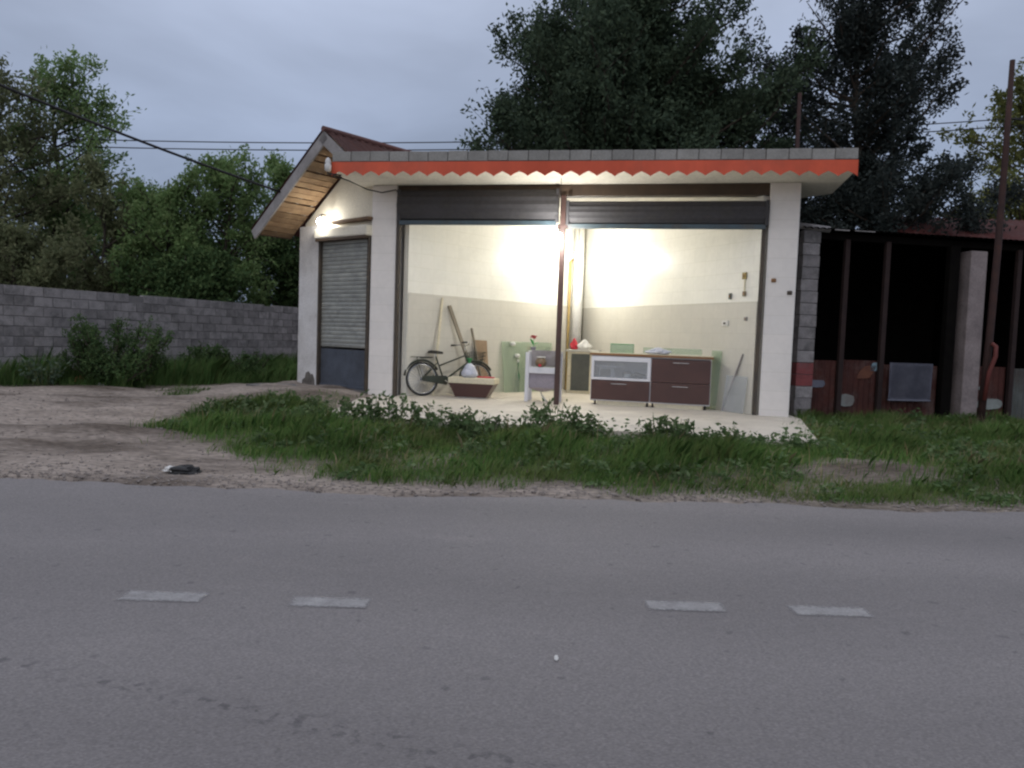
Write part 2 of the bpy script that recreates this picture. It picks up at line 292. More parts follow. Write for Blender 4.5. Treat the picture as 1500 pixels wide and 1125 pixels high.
def worn_edges(m):
    # paint rubbed away towards its borders: transparent where the wear noise beats the distance to the edge
    t = m.node_tree; L = t.links.new; b = t.nodes['Principled BSDF']; out = t.nodes['Material Output']
    tc = N(t, 'ShaderNodeTexCoord'); sp = N(t, 'ShaderNodeSeparateXYZ'); L(tc.outputs['Generated'], sp.inputs[0])
    ds = []
    for ax, wd in (('X', .10), ('Y', .30)):
        a = N(t, 'ShaderNodeMath', operation='SUBTRACT'); L(sp.outputs[ax], a.inputs[0]); a.inputs[1].default_value = .5
        c = N(t, 'ShaderNodeMath', operation='ABSOLUTE'); L(a.outputs[0], c.inputs[0])
        d = N(t, 'ShaderNodeMapRange'); L(c.outputs[0], d.inputs['Value']); d.inputs['From Min'].default_value = .5; d.inputs['From Max'].default_value = .5 - wd; ds.append(d)
    mn = N(t, 'ShaderNodeMath', operation='MINIMUM'); L(ds[0].outputs[0], mn.inputs[0]); L(ds[1].outputs[0], mn.inputs[1])
    nz = N(t, 'ShaderNodeTexNoise'); nz.inputs['Scale'].default_value = 55; nz.inputs['Detail'].default_value = 4; L(tc.outputs['Object'], nz.inputs['Vector'])
    ad = N(t, 'ShaderNodeMath', operation='ADD'); L(mn.outputs[0], ad.inputs[0]); L(nz.outputs['Fac'], ad.inputs[1])
    mr = N(t, 'ShaderNodeMapRange'); L(ad.outputs[0], mr.inputs['Value']); mr.inputs['From Min'].default_value = .55; mr.inputs['From Max'].default_value = 1.25; mr.inputs['To Max'].default_value = .85
    tr = N(t, 'ShaderNodeBsdfTransparent'); ms = N(t, 'ShaderNodeMixShader'); L(mr.outputs[0], ms.inputs[0]); L(tr.outputs[0], ms.inputs[1]); L(b.outputs[0], ms.inputs[2]); L(ms.outputs[0], out.inputs['Surface'])
worn_edges(M_mark)
M_asph = asphalt()

def glass_mat(name, c, alpha):
    m = bpy.data.materials.new(name); m.use_nodes = True; t = m.node_tree; L = t.links.new; t.nodes.clear()
    o = N(t, 'ShaderNodeOutputMaterial'); tr = N(t, 'ShaderNodeBsdfTransparent'); tr.inputs[0].default_value = (*c, 1)
    gl = N(t, 'ShaderNodeBsdfGlossy'); gl.inputs['Roughness'].default_value = .08
    df = N(t, 'ShaderNodeBsdfDiffuse'); df.inputs[0].default_value = (*c, 1)
    nz = N(t, 'ShaderNodeTexNoise'); nz.inputs['Scale'].default_value = 4; rr = N(t, 'ShaderNodeMapRange'); L(nz.outputs['Fac'], rr.inputs['Value']); rr.inputs['To Min'].default_value = alpha * .7; rr.inputs['To Max'].default_value = alpha * 1.3
    a = N(t, 'ShaderNodeMixShader'); L(rr.outputs[0], a.inputs[0]); L(tr.outputs[0], a.inputs[1]); L(df.outputs[0], a.inputs[2])
    b = N(t, 'ShaderNodeMixShader'); b.inputs[0].default_value = .07; L(a.outputs[0], b.inputs[1]); L(gl.outputs[0], b.inputs[2])
    L(b.outputs[0], o.inputs[0]); return m
M_glass = glass_mat('green_glass', (.78, .85, .77), .13)
M_clear = glass_mat('clear_sheet', (.86, .88, .90), .16)

# ------------------------------------------------------------------ setting: terrain, road, floor
rng = np.random.default_rng(7); random.seed(7)
def sstep(a, b, x):
    t = np.clip((x - a) / (b - a), 0, 1); return t * t * (3 - 2 * t)
def edge_y(x):
    return 6.26 + .05 * np.sin(x * 1.3) + .04 * np.sin(x * 3.1 + 1) + .035 * np.maximum(x, 0) + .02 * np.sin(x * 9.)
def fnoise(x, y, s, seed=0):
    return (np.sin(x * 1.7 * s + y * .9 * s + seed) + np.sin(-x * 1.1 * s + y * 2.1 * s + 2.3 * seed + 1) + np.sin(x * 2.9 * s - y * 1.3 * s + seed * .7 + 4) + np.sin(x * .6 * s + y * 3.3 * s + 5.1 + seed)) / 4
def terr(x, y):
    x = np.asarray(x, float); y = np.asarray(y, float)
    t = sstep(0, 2.6, y - edge_y(x))
    z = .10 * t + .19 * np.exp(-np.maximum(0, ((x + 3.6) ** 2 / 2.6 + (y - 14.3) ** 2 / 4.5) - .35))
    bump = .022 * np.sin(x * 1.7 + y * 1.1) * np.sin(y * 1.9 - x * .6) + .016 * np.sin(x * 3.7 - y * 2.3 + 1.2) + .010 * np.sin(x * 7.1 + y * 6.3)
    z = z + bump * t - .07 * (1 - sstep(-.12, .10, y - edge_y(x)))
    # rutted track and low dirt ridge on the left, low dirt heap on the right
    z = z + (.035 * fnoise(x * .45, y, 2.6, 3) + .02 * fnoise(x * .6, y, 6.1, 8)) * t * sstep(-1.8, -3.2, x)
    z = z + .07 * np.exp(-((y - 8.3 - .15 * (x + 6)) ** 2) / .07) * sstep(-3.2, -4.4, x) + .05 * np.exp(-((y - 10.6) ** 2) / .25) * sstep(-3.8, -5, x)
    z = z + .10 * np.exp(-((x - 3.95) ** 2 / .35 + (y - 7.85) ** 2 / .12))
    z = np.where(y < edge_y(x) - .12, -.07, z)
    return z
def warp(n, near, far):
    u = np.linspace(-1, 1, n); return near * u + (far - near) * np.sign(u) * np.abs(u) ** 7
xs = warp(230, 13, 900); ys = 10 + warp(230, 11, 900)
X, Y = np.meshgrid(xs, ys); Z = terr(X, Y)
far = np.maximum(np.abs(X), np.abs(Y - 10)) > 30
Z = np.where(far & (Y > 6), .1, Z)
me = bpy.data.meshes.new('ground'); nx, ny = len(xs), len(ys)
idx = np.arange(nx * ny).reshape(ny, nx)
quads = np.stack([idx[:-1, :-1], idx[:-1, 1:], idx[1:, 1:], idx[1:, :-1]], -1).reshape(-1, 4)
me.vertices.add(nx * ny); me.vertices.foreach_set('co', np.stack([X, Y, Z], -1).reshape(-1).astype(np.float32))
me.loops.add(quads.size); me.loops.foreach_set('vertex_index', quads.reshape(-1).astype(np.int32))
me.polygons.add(len(quads)); me.polygons.foreach_set('loop_start', np.arange(0, quads.size, 4, dtype=np.int32)); me.update(calc_edges=True)
for p in me.polygons: p.use_smooth = True
me.materials.append(M_dirt); ground = bpy.data.objects.new('ground', me); COL.objects.link(ground); ground['kind'] = 'structure'

bm = bmesh.new(); xe = list(np.concatenate([np.linspace(-300, -9, 12), np.linspace(-8.8, 8.8, 190), np.linspace(9, 300, 12)]))
edge = [(x, float(edge_y(np.array(x))) + (random.uniform(-.03, .03) if abs(x) < 9 else 0)) for x in xe]
prev = None
for x, y in edge:
    cur = [bm.verts.new((x, -3.2, 0)), bm.verts.new((x, 5.4, 0)), bm.verts.new((x, y - .06, -.002)), bm.verts.new((x, y, -.05))]
    if prev:
        for k in range(3): bm.faces.new((prev[k], cur[k], cur[k + 1], prev[k + 1]))
    prev = cur
road = ob('road', bm, M_asph); road['kind'] = 'structure'
def marking(x0, x1, yc):
    bm = bmesh.new(); n = 20
    rows = [[bm.verts.new((x0 + (x1 - x0) * t / n, yc + (x1 - x0) * t / n * .047 + v, .004)) for t in range(n + 1)] for v in (-.074, .074)]
    for t in range(n): bm.faces.new((rows[0][t], rows[0][t + 1], rows[1][t + 1], rows[1][t]))
    ob('lane_marking', bm, M_mark, road)
for k in range(-3, 4):
    for a, b in ((-1.84, -1.43), (-1.03, -.64)) if k != 1 else ((.69, 1.10), (1.41, 1.82)):
        o = 0 if k == 1 else k * 2.53
        marking(a + o, b + o, 3.61 + (.12 if k == 1 else .047 * o))

# building frame
O = Vector((-2.56, 13.63, 0)); ANG = math.radians(-11.9)
FX = Vector((math.cos(ANG), math.sin(ANG), 0)); FY = Vector((-math.sin(ANG), math.cos(ANG), 0))
def W(x, y, z=0): return O + FX * x + FY * y + Vector((0, 0, z))
RL = Vector((.456, .89, 0)); WL = Vector((-.89, .456, 0))       # gable house axes in the local frame
def G(wv, o, z): p = WL * wv - RL * o; return Vector((p.x, p.y, z))   # along the gable wall, outward, up
S = .2
bm = bmesh.new()
prism(bm, [(-2.47, 10.12), (3.65, 9.02), (4.5, 11.9), W(7.15, .62)[:2], W(3.25, 5.0)[:2], W(.15, .5)[:2], W(-.02, -.02)[:2]], -.15, S)
slab = ob('concrete_floor', bm, M_conc); slab['kind'] = 'structure'
bm = bmesh.new()
prism(bm, [(O + FX * p.x + FY * p.y)[:2] for p in (G(.0, 0.0, 0), G(2.3, -.1, 0), G(2.35, .95, 0), G(1.2, 1.15, 0), G(.15, .95, 0))], -.1, .268)
apron = ob('door_apron', bm, M_apron); apron['kind'] = 'structure'

# ------------------------------------------------------------------ the shop
shop = empty('shop_building', O, ANG, 'small white roadside shop with open lit front, orange scalloped valance and wooden eave', 'shop')
L0 = Vector((.60, .156, 0)); CN = Vector((3.22, 4.48, 0)); R0 = Vector((6.60, .024, 0))
dL = (CN - L0).normalized(); nL = Vector((-dL.y, dL.x, 0))     # outward (left)
dR = (CN - R0).normalized(); nR = Vector((dR.y, -dR.x, 0))     # outward (right)
ZS = 3.88
def wallslab(bm, A, B, n, t0, t1, z0, z1):
    prism(bm, [(A + n * t0)[:2], (B + n * t0)[:2], (B + n * t1)[:2], (A + n * t1)[:2]], z0, z1)
part('wall', M_tileU, shop, lambda b: wallslab(b, L0 + dL * .05, CN + dL * .2, nL, 0, .12, S - .1, ZS - .004))
part('wall', M_tileUR, shop, lambda b: wallslab(b, R0 + dR * .05, CN + dR * .02, nR, 0, .12, S - .1, ZS - .004))
part('tile_dado', M_tileL, shop, lambda b: wallslab(b, L0 + dL * .06, CN - dL * .01, nL, -.012, .004, S + .003, 2.04))
part('tile_dado', M_tileLR, shop, lambda b: wallslab(b, R0 + dR * .06, CN - dR * .01, nR, -.012, .004, S + .003, 2.02))
# pillars, shaped at the facade
part('pillar', M_pil, shop, lambda b: box(b, 0, .46, 0, .46, S - .1, ZS - .003, .012))
part('pillar', M_pil, shop, lambda b: box(b, 6.66, 7.12, 0, .5, S - .1, ZS - .003, .012))
# roof slab with overhang
part('roof_slab', M_ceil, shop, lambda b: prism(b, [(-.22, -1.1), (7.74, -.8), (7.74, .95), (3.3, 5.3), (-.35, .35)], ZS, 4.03))
fa = Vector((-.24, -1.11, 0)); fb = Vector((7.76, -.81, 0)); fd = (fb - fa).normalized(); fn_ = Vector((-fd.y, fd.x, 0)); flen = (fb - fa).length
part('coping_core', M_mortar, shop, lambda b: wallslab(b, fa + fd * .02, fb - fd * .02, fn_, .012, .2, 4.032, 4.185))
bm = bmesh.new(); cw = flen / 25
obx(bm, (0, 0, 0), (1, 0, 0), (0, 1, 0), (0, 0, 1), (cw - .012, .24, .155), .006)
cb0 = ob('coping_block', bm, M_cope, shop)
for i in range(25):
    p = fa + fd * (cw * (i + .5)) + fn_ * (.11 + random.uniform(-.006, .006)); p.z = 4.116 + random.uniform(-.004, .004)
    o = cb0 if i == 0 else copy_part(cb0, shop, p)
    o.location = p; o.rotation_euler = (random.uniform(-.01, .01), random.uniform(-.008, .008), math.atan2(fd.y, fd.x) + random.uniform(-.01, .01))
def valance(b):
    n = 30; per = flen / n; zt = 4.03; zb = 3.80; A = fa - fn_ * .012
    up, lo = [], []
    m = n * 8
    for i in range(m + 1):
        s = flen * i / m; f = (s / per) % 1.0; tri = 1 - abs(2 * f - 1)
        wob = .004 * math.sin(s * 5) + .012 * math.sin(s * 1.3)
        p = A + fd * s
        up.append((p, zt)); lo.append((p - fn_ * (.01 + wob), zb + .075 * (tri ** .8) + .006 * math.sin(s * 2.2)))
    for th in (0, .006):
        pass
    vu = [b.verts.new((p.x, p.y, z)) for p, z in up]; vl = [b.verts.new((p.x, p.y, z)) for p, z in lo]
    vu2 = [b.verts.new((p.x + fn_.x * .006, p.y + fn_.y * .006, z)) for p, z in up]; vl2 = [b.verts.new((p.x + fn_.x * .006, p.y + fn_.y * .006, z)) for p, z in lo]
    for i in range(m):
        b.faces.new((vl[i], vl[i + 1], vu[i + 1], vu[i])); b.faces.new((vl2[i + 1], vl2[i], vu2[i], vu2[i + 1])); b.faces.new((vl[i + 1], vl[i], vl2[i], vl2[i + 1]))
part('valance', M_val, shop, valance)
part('lintel_beam', M_beam, shop, lambda b: box(b, .465, 6.655, .03, .22, 3.69, ZS - .004, .006))
# rolled shutters
def roll(x0, x1, z0, z1, yb):
    def f(b):
        prof = []
        for i in range(15):
            a = math.radians(-100 + 200 * i / 14); r = (z1 - z0 - .08) / 2
            prof.append((yb + .16 - r * math.cos(a) * .55 - (.012 if i % 2 else 0), (z0 + z1 + .06) / 2 + r * math.sin(a)))
        prof = [(yb + .155, prof[0][1])] + prof + [(yb + .155, prof[-1][1])]
        prism3(b, [(x0, y, z) for y, z in prof], (x1 - x0, 0, 0))
    return f
def shutter(x0, x1, z0, z1):
    s = part('roller_shutter', M_shut, shop, roll(x0, x1, z0, z1, -.13))
    part('bottom_bar', M_shutb, s, lambda b: box(b, x0 + .03, x1 - .03, -.075, -.02, z0, z0 + .075, .008))
    for x in (x0 + .01, x1 - .03): part('end_plate', M_shut, s, lambda b: box(b, x - .015, x + .035, -.09, .025, z0 + .05, z1 - .01, .008))
    return s
shutter(.50, 3.31, 3.19, 3.80); shutter(3.45, 6.645, 3.14, 3.605)
part('centre_post', M_post, shop, lambda b: [box(b, 3.345, 3.43, -.02, .06, S, 3.69, .008), box(b, 3.30, 3.47, -.03, .09, 3.15, 3.21, .004)])
for xa, xb in ((.47, .525), (6.565, 6.625)):
    part('shutter_track', M_track, shop, lambda b: [box(b, xa, xb, -.01, .02, S, 3.45, .003), box(b, xa, xb, .05, .075, S, 3.45, .003), box(b, xa if xa < 1 else xb - .012, xa + .012 if xa < 1 else xb, .021, .049, S, 3.45)])
# drain pipe and thin pipe in the back corner
part('drain_pipe', M_wht, shop, lambda b: tube(b, [(3.16, 4.05, S), (3.16, 4.05, ZS - .002)], .115, 16), True)
part('gas_pipe', mat('ochre_pipe', (.5, .36, .14), None, rough=.5), shop, lambda b: tube(b, [(2.99, 4.0, S), (2.99, 4.0, 3.0), (3.02, 4.2, 3.08)], .03, 8), True)
# gable house
TAN = .727; WA = .33; ZA = 4.70
def zroof(wv): return ZA - TAN * abs(wv - WA)
def gwall(b):
    pts = [(.06, 3.02), (2.0, 3.02), (2.0, zroof(2.0) - .15), (WA, ZA - .15), (-.42, zroof(-.42) - .15), (-.42, 3.95), (.06, 3.95)]
    prism3(b, [G(a, -.06, z) for a, z in pts], RL * .2)
part('gable_wall', M_plast, shop, gwall)
part('column', M_column, shop, lambda b: prism3(b, [G(1.46, .02, .0), G(2.06, .02, .0), G(2.06, .02, 3.28), G(1.46, .02, 3.28)], RL * .45))
part('side_wall', M_plast, shop, lambda b: prism3(b, [G(1.9, -.5, -.05), G(2.05, -.5, -.05), G(2.05, -.5, 3.25), G(1.9, -.5, 3.25)], RL * 5.3))
part('back_wall', M_plast, shop, lambda b: prism3(b, [G(-.5, -5.8, -.05), G(2.05, -5.8, -.05), G(2.05, -5.8, 3.2), G(WA, -5.8, ZA - .2), G(-.5, -5.8, 3.9)], RL * .15))
OV = .8
def slope(sgn, w_end):
    cs = Vector((WL.x * sgn, WL.y * sgn, -TAN)).normalized()     # down the slope
    nrm = Vector((WL.x * sgn * TAN, WL.y * sgn * TAN, 1)).normalized()
    top = G(WA, 0, ZA); ln = abs(w_end - WA) / Vector((1, TAN)).normalized().x
    return cs, nrm, top, ln
def roofsheet(sgn, w_end):
    cs, nrm, top, ln = slope(sgn, w_end)
    def f(b):
        n = 84; a0 = -OV - .03; a1 = 6.1; rows = []
        for j in (0, 1):
            row = []
            for i in range(n * 3 + 1):
                a = a0 + (a1 - a0) * i / (n * 3); h = .012 * math.cos(2 * math.pi * i / 6)
                p = top + RL * a + cs * (ln * j) + nrm * h; row.append(b.verts.new(p))
            rows.append(row)
        for i in range(n * 3): b.faces.new((rows[0][i], rows[0][i + 1], rows[1][i + 1], rows[1][i]))
        bmesh.ops.solidify(b, geom=b.faces[:], thickness=.006)
    return f
part('roof_sheet', M_roof, shop, roofsheet(1, 2.46))
part('roof_sheet', M_roof, shop, roofsheet(-1, -.34))
part('ridge_cap', M_roof, shop, lambda b: tube(b, [G(WA, OV + .03, ZA + .012), G(WA, -6.1, ZA + .012)], .05, 8))
for sgn, w_end in ((1, 2.47), (-1, -.33)):
    cs, nrm, top, ln = slope(sgn, w_end)
    part('bargeboard', M_barge, shop, lambda b: obx(b, top - RL * (OV - .0) + cs * (ln / 2) - nrm * .115, cs, RL, nrm, (ln, .035, .19), .004))
cs, nrm, top, ln = slope(1, 2.46)
bm = bmesh.new(); nb = 19; bw = (ln - .05) / nb
obx(bm, (0, 0, 0), cs, RL, nrm, (bw - .02, OV - .03, .018), .002)
b0 = ob('soffit_board', bm, M_board, shop)
for i in range(nb):
    p = top + cs * (.05 + bw * (i + .5)) - RL * (OV / 2 - .02) - nrm * (.10 + random.uniform(-.014, .014))
    o = b0 if i == 0 else copy_part(b0, shop, p)
    o.location = p; o.rotation_euler = (random.uniform(-.012, .012), random.uniform(-.012, .012), 0)
for a in (-.72, -.38, -.06):
    part('rafter', M_barge, shop, lambda b: obx(b, top + RL * a + cs * (ln / 2) - nrm * .055, cs, RL, nrm, (ln - .06, .05, .06)))
part('eave_board', M_beam, shop, lambda b: obx(b, top + cs * (ln - .015) - RL * (OV / 2 - .03) - nrm * .07, RL, cs, nrm, (OV - .06, .02, .09)))
part('wooden_strip', mat('brown_strip', (.17, .105, .06), (.13, .08, .05), rough=.8), shop, lambda b: prism3(b, [G(-.02, .10, 3.33), G(1.02, .10, 3.315), G(1.02, .10, 3.265), G(-.02, .10, 3.28)], RL * .15))
# side roller door
door = part('door_frame', M_track, shop, lambda b: [prism3(b, [G(a, .03, .27), G(a + .05, .03, .27), G(a + .05, .03, 3.02), G(a, .03, 3.02)], RL * .08) for a in (.02, 1.41)])
part('shutter_box', M_plast, door, lambda b: obx(b, G(.74, .0, 3.10), WL, RL, (0, 0, 1), (1.5, .26, .19), .03))
part('box_edge', M_beam, door, lambda b: obx(b, G(.74, .02, 2.985), WL, RL, (0, 0, 1), (1.42, .2, .05), .006))
bm = bmesh.new()
prism3(bm, [(-.68, -.012, -.036), (-.68, .012, -.036), (-.68, .012, .036), (-.68, -.004, .036), (-.68, -.014, .018), (-.68, -.016, 0)], (1.36, 0, 0))
s0 = ob('slat', bm, M_slat, door)
ga = math.atan2(-WL.y, -WL.x)
for i in range(26):
    p = G(.74, -.045, 2.945 - .0755 * i)
    o = s0 if i == 0 else copy_part(s0, door, p)
    o.location = p; o.rotation_euler = (0, 0, ga)
part('bottom_plate', M_plate, door, lambda b: [obx(b, G(.74, -.045, .63), WL, RL, (0, 0, 1), (1.36, .02, .70), .003), obx(b, G(.74, -.03, .295), WL, RL, (0, 0, 1), (1.36, .04, .05), .004)])
part('column_foot_stain', mat('soot', (.09, .08, .07), (.16, .145, .13), scale=9, rough=.95), shop, lambda b: prism3(b, [G(1.50, .0235, .26), G(1.92, .0235, .26), G(1.90, .0235, .36), G(1.82, .0235, .40), G(1.79, .0235, .50), G(1.70, .0235, .53), G(1.63, .0235, .47), G(1.58, .0235, .49), G(1.52, .0235, .39)], RL * .002))
part('insulator', M_wht, shop, lambda b: lathe(b, [(.02, 0), (.05, .02), (.055, .1), (.04, .13), (.05, .16), (.03, .2), (.012, .22)], (-.27, -1.2, 3.86), 12), True)
part('insulator_bracket', M_cable, shop, lambda b: tube(b, [(-.27, -1.2, 3.87), (-.27, -1.2, 3.83), (-.1, -1.06, 3.83)], .012, 6))
for x, z, m in ((6.78, 2.35, M_ctop), (7.03, 2.16, M_track)): part('wall_hook', m, shop, lambda b: [obx(b, (x, -.012, z), (1, 0, 0), (0, 1, 0), (0, 0, 1), (.075, .024, .06), .008), tube(b, [(x, -.02, z), (x, -.06, z - .01), (x, -.06, z + .03)], .008, 6)])
tag(part('service_wire', M_cable, None, lambda b: tube(b, [W(-.30, -1.15, 3.84), W(-.1, -.8, 3.8), W(.05, -.35, 3.74), W(.2, -.06, 3.74), W(.45, -.04, 3.79), W(.5, .02, 3.72)], .011, 6)), 'thin black wire looping from the white insulator to the pillar top', 'wire')

# ------------------------------------------------------------------ lamps
def lamp(name, label, pos, rz, strength, r, wall=True, cord=0., colr=(1, .97, .89)):
    e = empty(name, pos, rz, label, 'lamp')
    part('bulb', emit_mat(name + '_glow', colr, strength), e, lambda b: lathe(b, [(r * math.sin(a) + .001, -r * math.cos(a)) for a in [math.pi * k / 10 for k in range(9)]] + [(r * .45, r * 1.1)], seg=16), True)
    part('socket', M_wht, e, lambda b: lathe(b, [(r * .5, r * 1.05), (r * .55, r * 1.5), (r * .35, r * 2.1)], seg=12), True)
    if wall: part('bracket', M_track, e, lambda b: tube(b, [(0, 0, r * 2.0), (0, .05, r * 2.3), (0, wall, r * 2.3)], .012, 6))
    if cord: part('cord', M_cable, e, lambda b: tube(b, [(0, 0, r * 2), (0.01, 0, r * 2 + cord / 2), (0, 0, r * 2 + cord)], .006, 6))
    return e
pg = G(1.20, .20, 3.30); gp = W(pg.x, pg.y, pg.z)
lamp('gable_lamp', 'bright bulb on the cream gable wall above the roller door', gp, ANG + ga, 105, .06, wall=.14)
lamp('hanging_bulb', 'bare glowing bulb hanging in the back corner of the shop', W(3.28, 2.95, 3.06), 0, 1150, .05, wall=0, cord=.70)
lamp('eave_bulb', 'small glowing bulb hanging from the eave beside the brown centre post', W(3.40, -.45, 2.965), ANG, 1500, .038, wall=0, cord=.84)

# ------------------------------------------------------------------ inside the shop
def E_(name, x, y, rz, label, cat, z=S, group=None): return empty(name, W(x, y, z), ANG + rz, label, cat, group)
# bicycle
def bicycle():
    pa = Vector((.90, .36)); pb = Vector((1.74, 1.02)); d = pb - pa; rz = math.atan2(d.y, d.x)
    e = E_('bicycle', pa.x, pa.y, rz, 'old dark green bicycle with fenders and wire basket leaning inside by the left tiled wall', 'bicycle')
    e.rotation_euler = (math.radians(-7), 0, ANG + rz)
    R = .31; WB = d.length
    for cx in (0, WB):
        wl = part('wheel', M_rubber, e, lambda b: tube(b, [(cx + (R - .02) * math.cos(2 * math.pi * k / 40), 0, R + (R - .02) * math.sin(2 * math.pi * k / 40)) for k in range(40)], .02, 8, closed=True), True)
        part('rim', M_steel, wl, lambda b: tube(b, [(cx + (R - .045) * math.cos(2 * math.pi * k / 40), 0, R + (R - .045) * math.sin(2 * math.pi * k / 40)) for k in range(40)], .011, 6, closed=True), True)
        part('hub', M_bikeg, wl, lambda b: tube(b, [(cx, -.05, R), (cx, .05, R)], .028, 10))
        def sp(b):
            for k in range(28):
                a = 2 * math.pi * k / 28; tube(b, [(cx + .02 * math.cos(a + .9), .03 * (-1) ** k, R + .02 * math.sin(a + .9)), (cx + (R - .05) * math.cos(a), 0, R + (R - .05) * math.sin(a))], .0022, 3, False)
        part('spokes', M_steel, wl, sp)
        part('fender', M_bikeg, e, lambda b: tube(b, [(cx + (R + .028) * math.cos(a), 0, R + (R + .028) * math.sin(a)) for a in [math.radians(30 + 140 * k / 18) for k in range(19)]], .022, 6), True)
    bb = Vector((.42, 0, R - .03)); seat = Vector((.27, 0, .72)); head = Vector((WB - .22, 0, .80)); hlow = Vector((WB - .17, 0, .62))
    def fr(b):
        tube(b, [bb, seat], .016, 8); tube(b, [bb, hlow], .02, 8); tube(b, [Vector((.33, 0, .55)), head - Vector((0, 0, .05))], .015, 8); tube(b, [head, hlow], .02, 8)
        for s in (-.05, .05):
            tube(b, [Vector((0, s, R)), bb + Vector((0, s * .6, 0))], .011, 6); tube(b, [Vector((0, s, R)), seat - Vector((-.02, -s * .2, .12))], .010, 6)
            tube(b, [hlow + Vector((0, s, -.02)), Vector((WB - .06, s, .45)), Vector((WB, s, R))], .012, 6)
        tube(b, [hlow + Vector((0, -.05, -.02)), hlow + Vector((0, .05, -.02))], .015, 6)
    part('frame', M_bikeg, e, fr, True)
    sd_ = part('saddle', M_saddle, e, lambda b: [prism3(b, [(seat.x - .13, -.09, seat.z + .06), (seat.x - .14, 0, seat.z + .065), (seat.x - .13, .09, seat.z + .06), (seat.x, .06, seat.z + .06), (seat.x + .14, .02, seat.z + .045), (seat.x + .14, -.02, seat.z + .045), (seat.x, -.06, seat.z + .06)], (0, 0, .045))])
    bv = sd_.modifiers.new('b', 'BEVEL'); bv.width = .015; bv.segments = 3
    part('seat_post', M_steel, e, lambda b: tube(b, [seat, seat + Vector((-.01, 0, .07))], .013, 8))
    part('handlebar', M_steel, e, lambda b: [tube(b, [head, head + Vector((.0, 0, .13))], .013, 8), tube(b, [head + Vector((-.16, -.27, .16)), head + Vector((-.02, -.24, .17)), head + Vector((.04, -.08, .14)), head + Vector((.04, .08, .14)), head + Vector((-.02, .24, .17)), head + Vector((-.16, .27, .16))], .011, 8)], True)
    for s in (-.27, .27): part('grip', M_saddle, e, lambda b: tube(b, [head + Vector((-.17, s, .16)), head + Vector((-.06, s * .97, .167))], .017, 8))
    part('chain_guard', M_bikeg, e, lambda b: prism3(b, [(0, -.055, R + .05), (.44, -.055, R + .06), (.53, -.055, R - .02), (.44, -.055, R - .11), (0, -.055, R - .04)], (0, .012, 0)))
    ck = part('crank', M_steel, e, lambda b: [tube(b, [bb + Vector((0, -.08, 0)), bb + Vector((0, .08, 0))], .014, 8), tube(b, [bb + Vector((0, -.08, 0)), bb + Vector((.12, -.08, -.11))], .009, 6), tube(b, [bb + Vector((0, .08, 0)), bb + Vector((-.12, .08, .11))], .009, 6)])
    for s in (-1, 1): part('pedal', M_rubber, ck, lambda b: obx(b, bb + Vector((-.12 * s, .12 * s, .11 * s)), (1, 0, 0), (0, 1, 0), (0, 0, 1), (.09, .07, .02), .004))
    def bk(b):
        c = Vector((WB - .02, 0, .70)); sx, sy, sz = .15, .17, .10
        for zz, k in ((-sz, .8), (-sz * .3, .87), (sz * .35, .94), (sz, 1.)):
            tube(b, [c + Vector((-sx * k, -sy * k, zz)), c + Vector((sx * k, -sy * k, zz)), c + Vector((sx * k, sy * k, zz)), c + Vector((-sx * k, sy * k, zz))], .005, 5, closed=True)
        for i in range(24):
            a = 2 * math.pi * i / 24; q = max(abs(math.cos(a)), abs(math.sin(a))); ux, uy = math.cos(a) / q, math.sin(a) / q
            tube(b, [c + Vector((ux * sx * .8, uy * sy * .8, -sz)), c + Vector((ux * sx, uy * sy, sz))], .0035, 4, False)
        tube(b, [c + Vector((-sx * .8, 0, -sz)), c + Vector((sx * .8, 0, -sz))], .004, 4); tube(b, [c + Vector((-sx, 0, sz * .5)), Vector((WB - .2, 0, .76))], .008, 5)
    part('wire_basket', M_bikeg, e, bk)
    part('rack', M_bikeg, e, lambda b: [tube(b, [(-.22, s, .70), (.2, s, .70)], .007, 6) for s in (-.06, .06)] + [tube(b, [(x, -.06, .70), (x, .06, .70)], .006, 6) for x in (-.22, -.08, .06, .2)] + [tube(b, [(-.12, s, .70), (0, s, R)], .006, 6) for s in (-.06, .06)])
bicycle()
# tapered box with cream lid
e = E_('storage_box', 1.80, .52, -.02, 'dark brown tapered box with thick cream lid in front of the bicycle', 'box')
def tb(b):
    lo = [(-.30, -.13), (.27, -.13), (.27, .15), (-.30, .15)]; hi = [(-.41, -.17), (.41, -.17), (.41, .2), (-.41, .2)]
    a = [b.verts.new((x, y, .02)) for x, y in lo]; c = [b.verts.new((x, y, .26)) for x, y in hi]
    b.faces.new(a[::-1]); b.faces.new(c)
    for i in range(4): b.faces.new((a[i], a[(i + 1) % 4], c[(i + 1) % 4], c[i]))
part('body', M_brownlam, e, tb)
part('base_plinth', M_wht, e, lambda b: box(b, -.27, .25, -.10, .13, 0, .02))
part('lid', M_cream, e, lambda b: box(b, -.425, .425, -.18, .21, .262, .365, .012))
tag(part('red_strip', M_red, None, lambda b: [b.verts.new(v) for v in ()] or obx(b, W(2.02, .56, S + .378), FX, FY, (0, 0, 1), (.30, .12, .024), .008)), 'flat red packet lying on the cream box lid', 'packet')
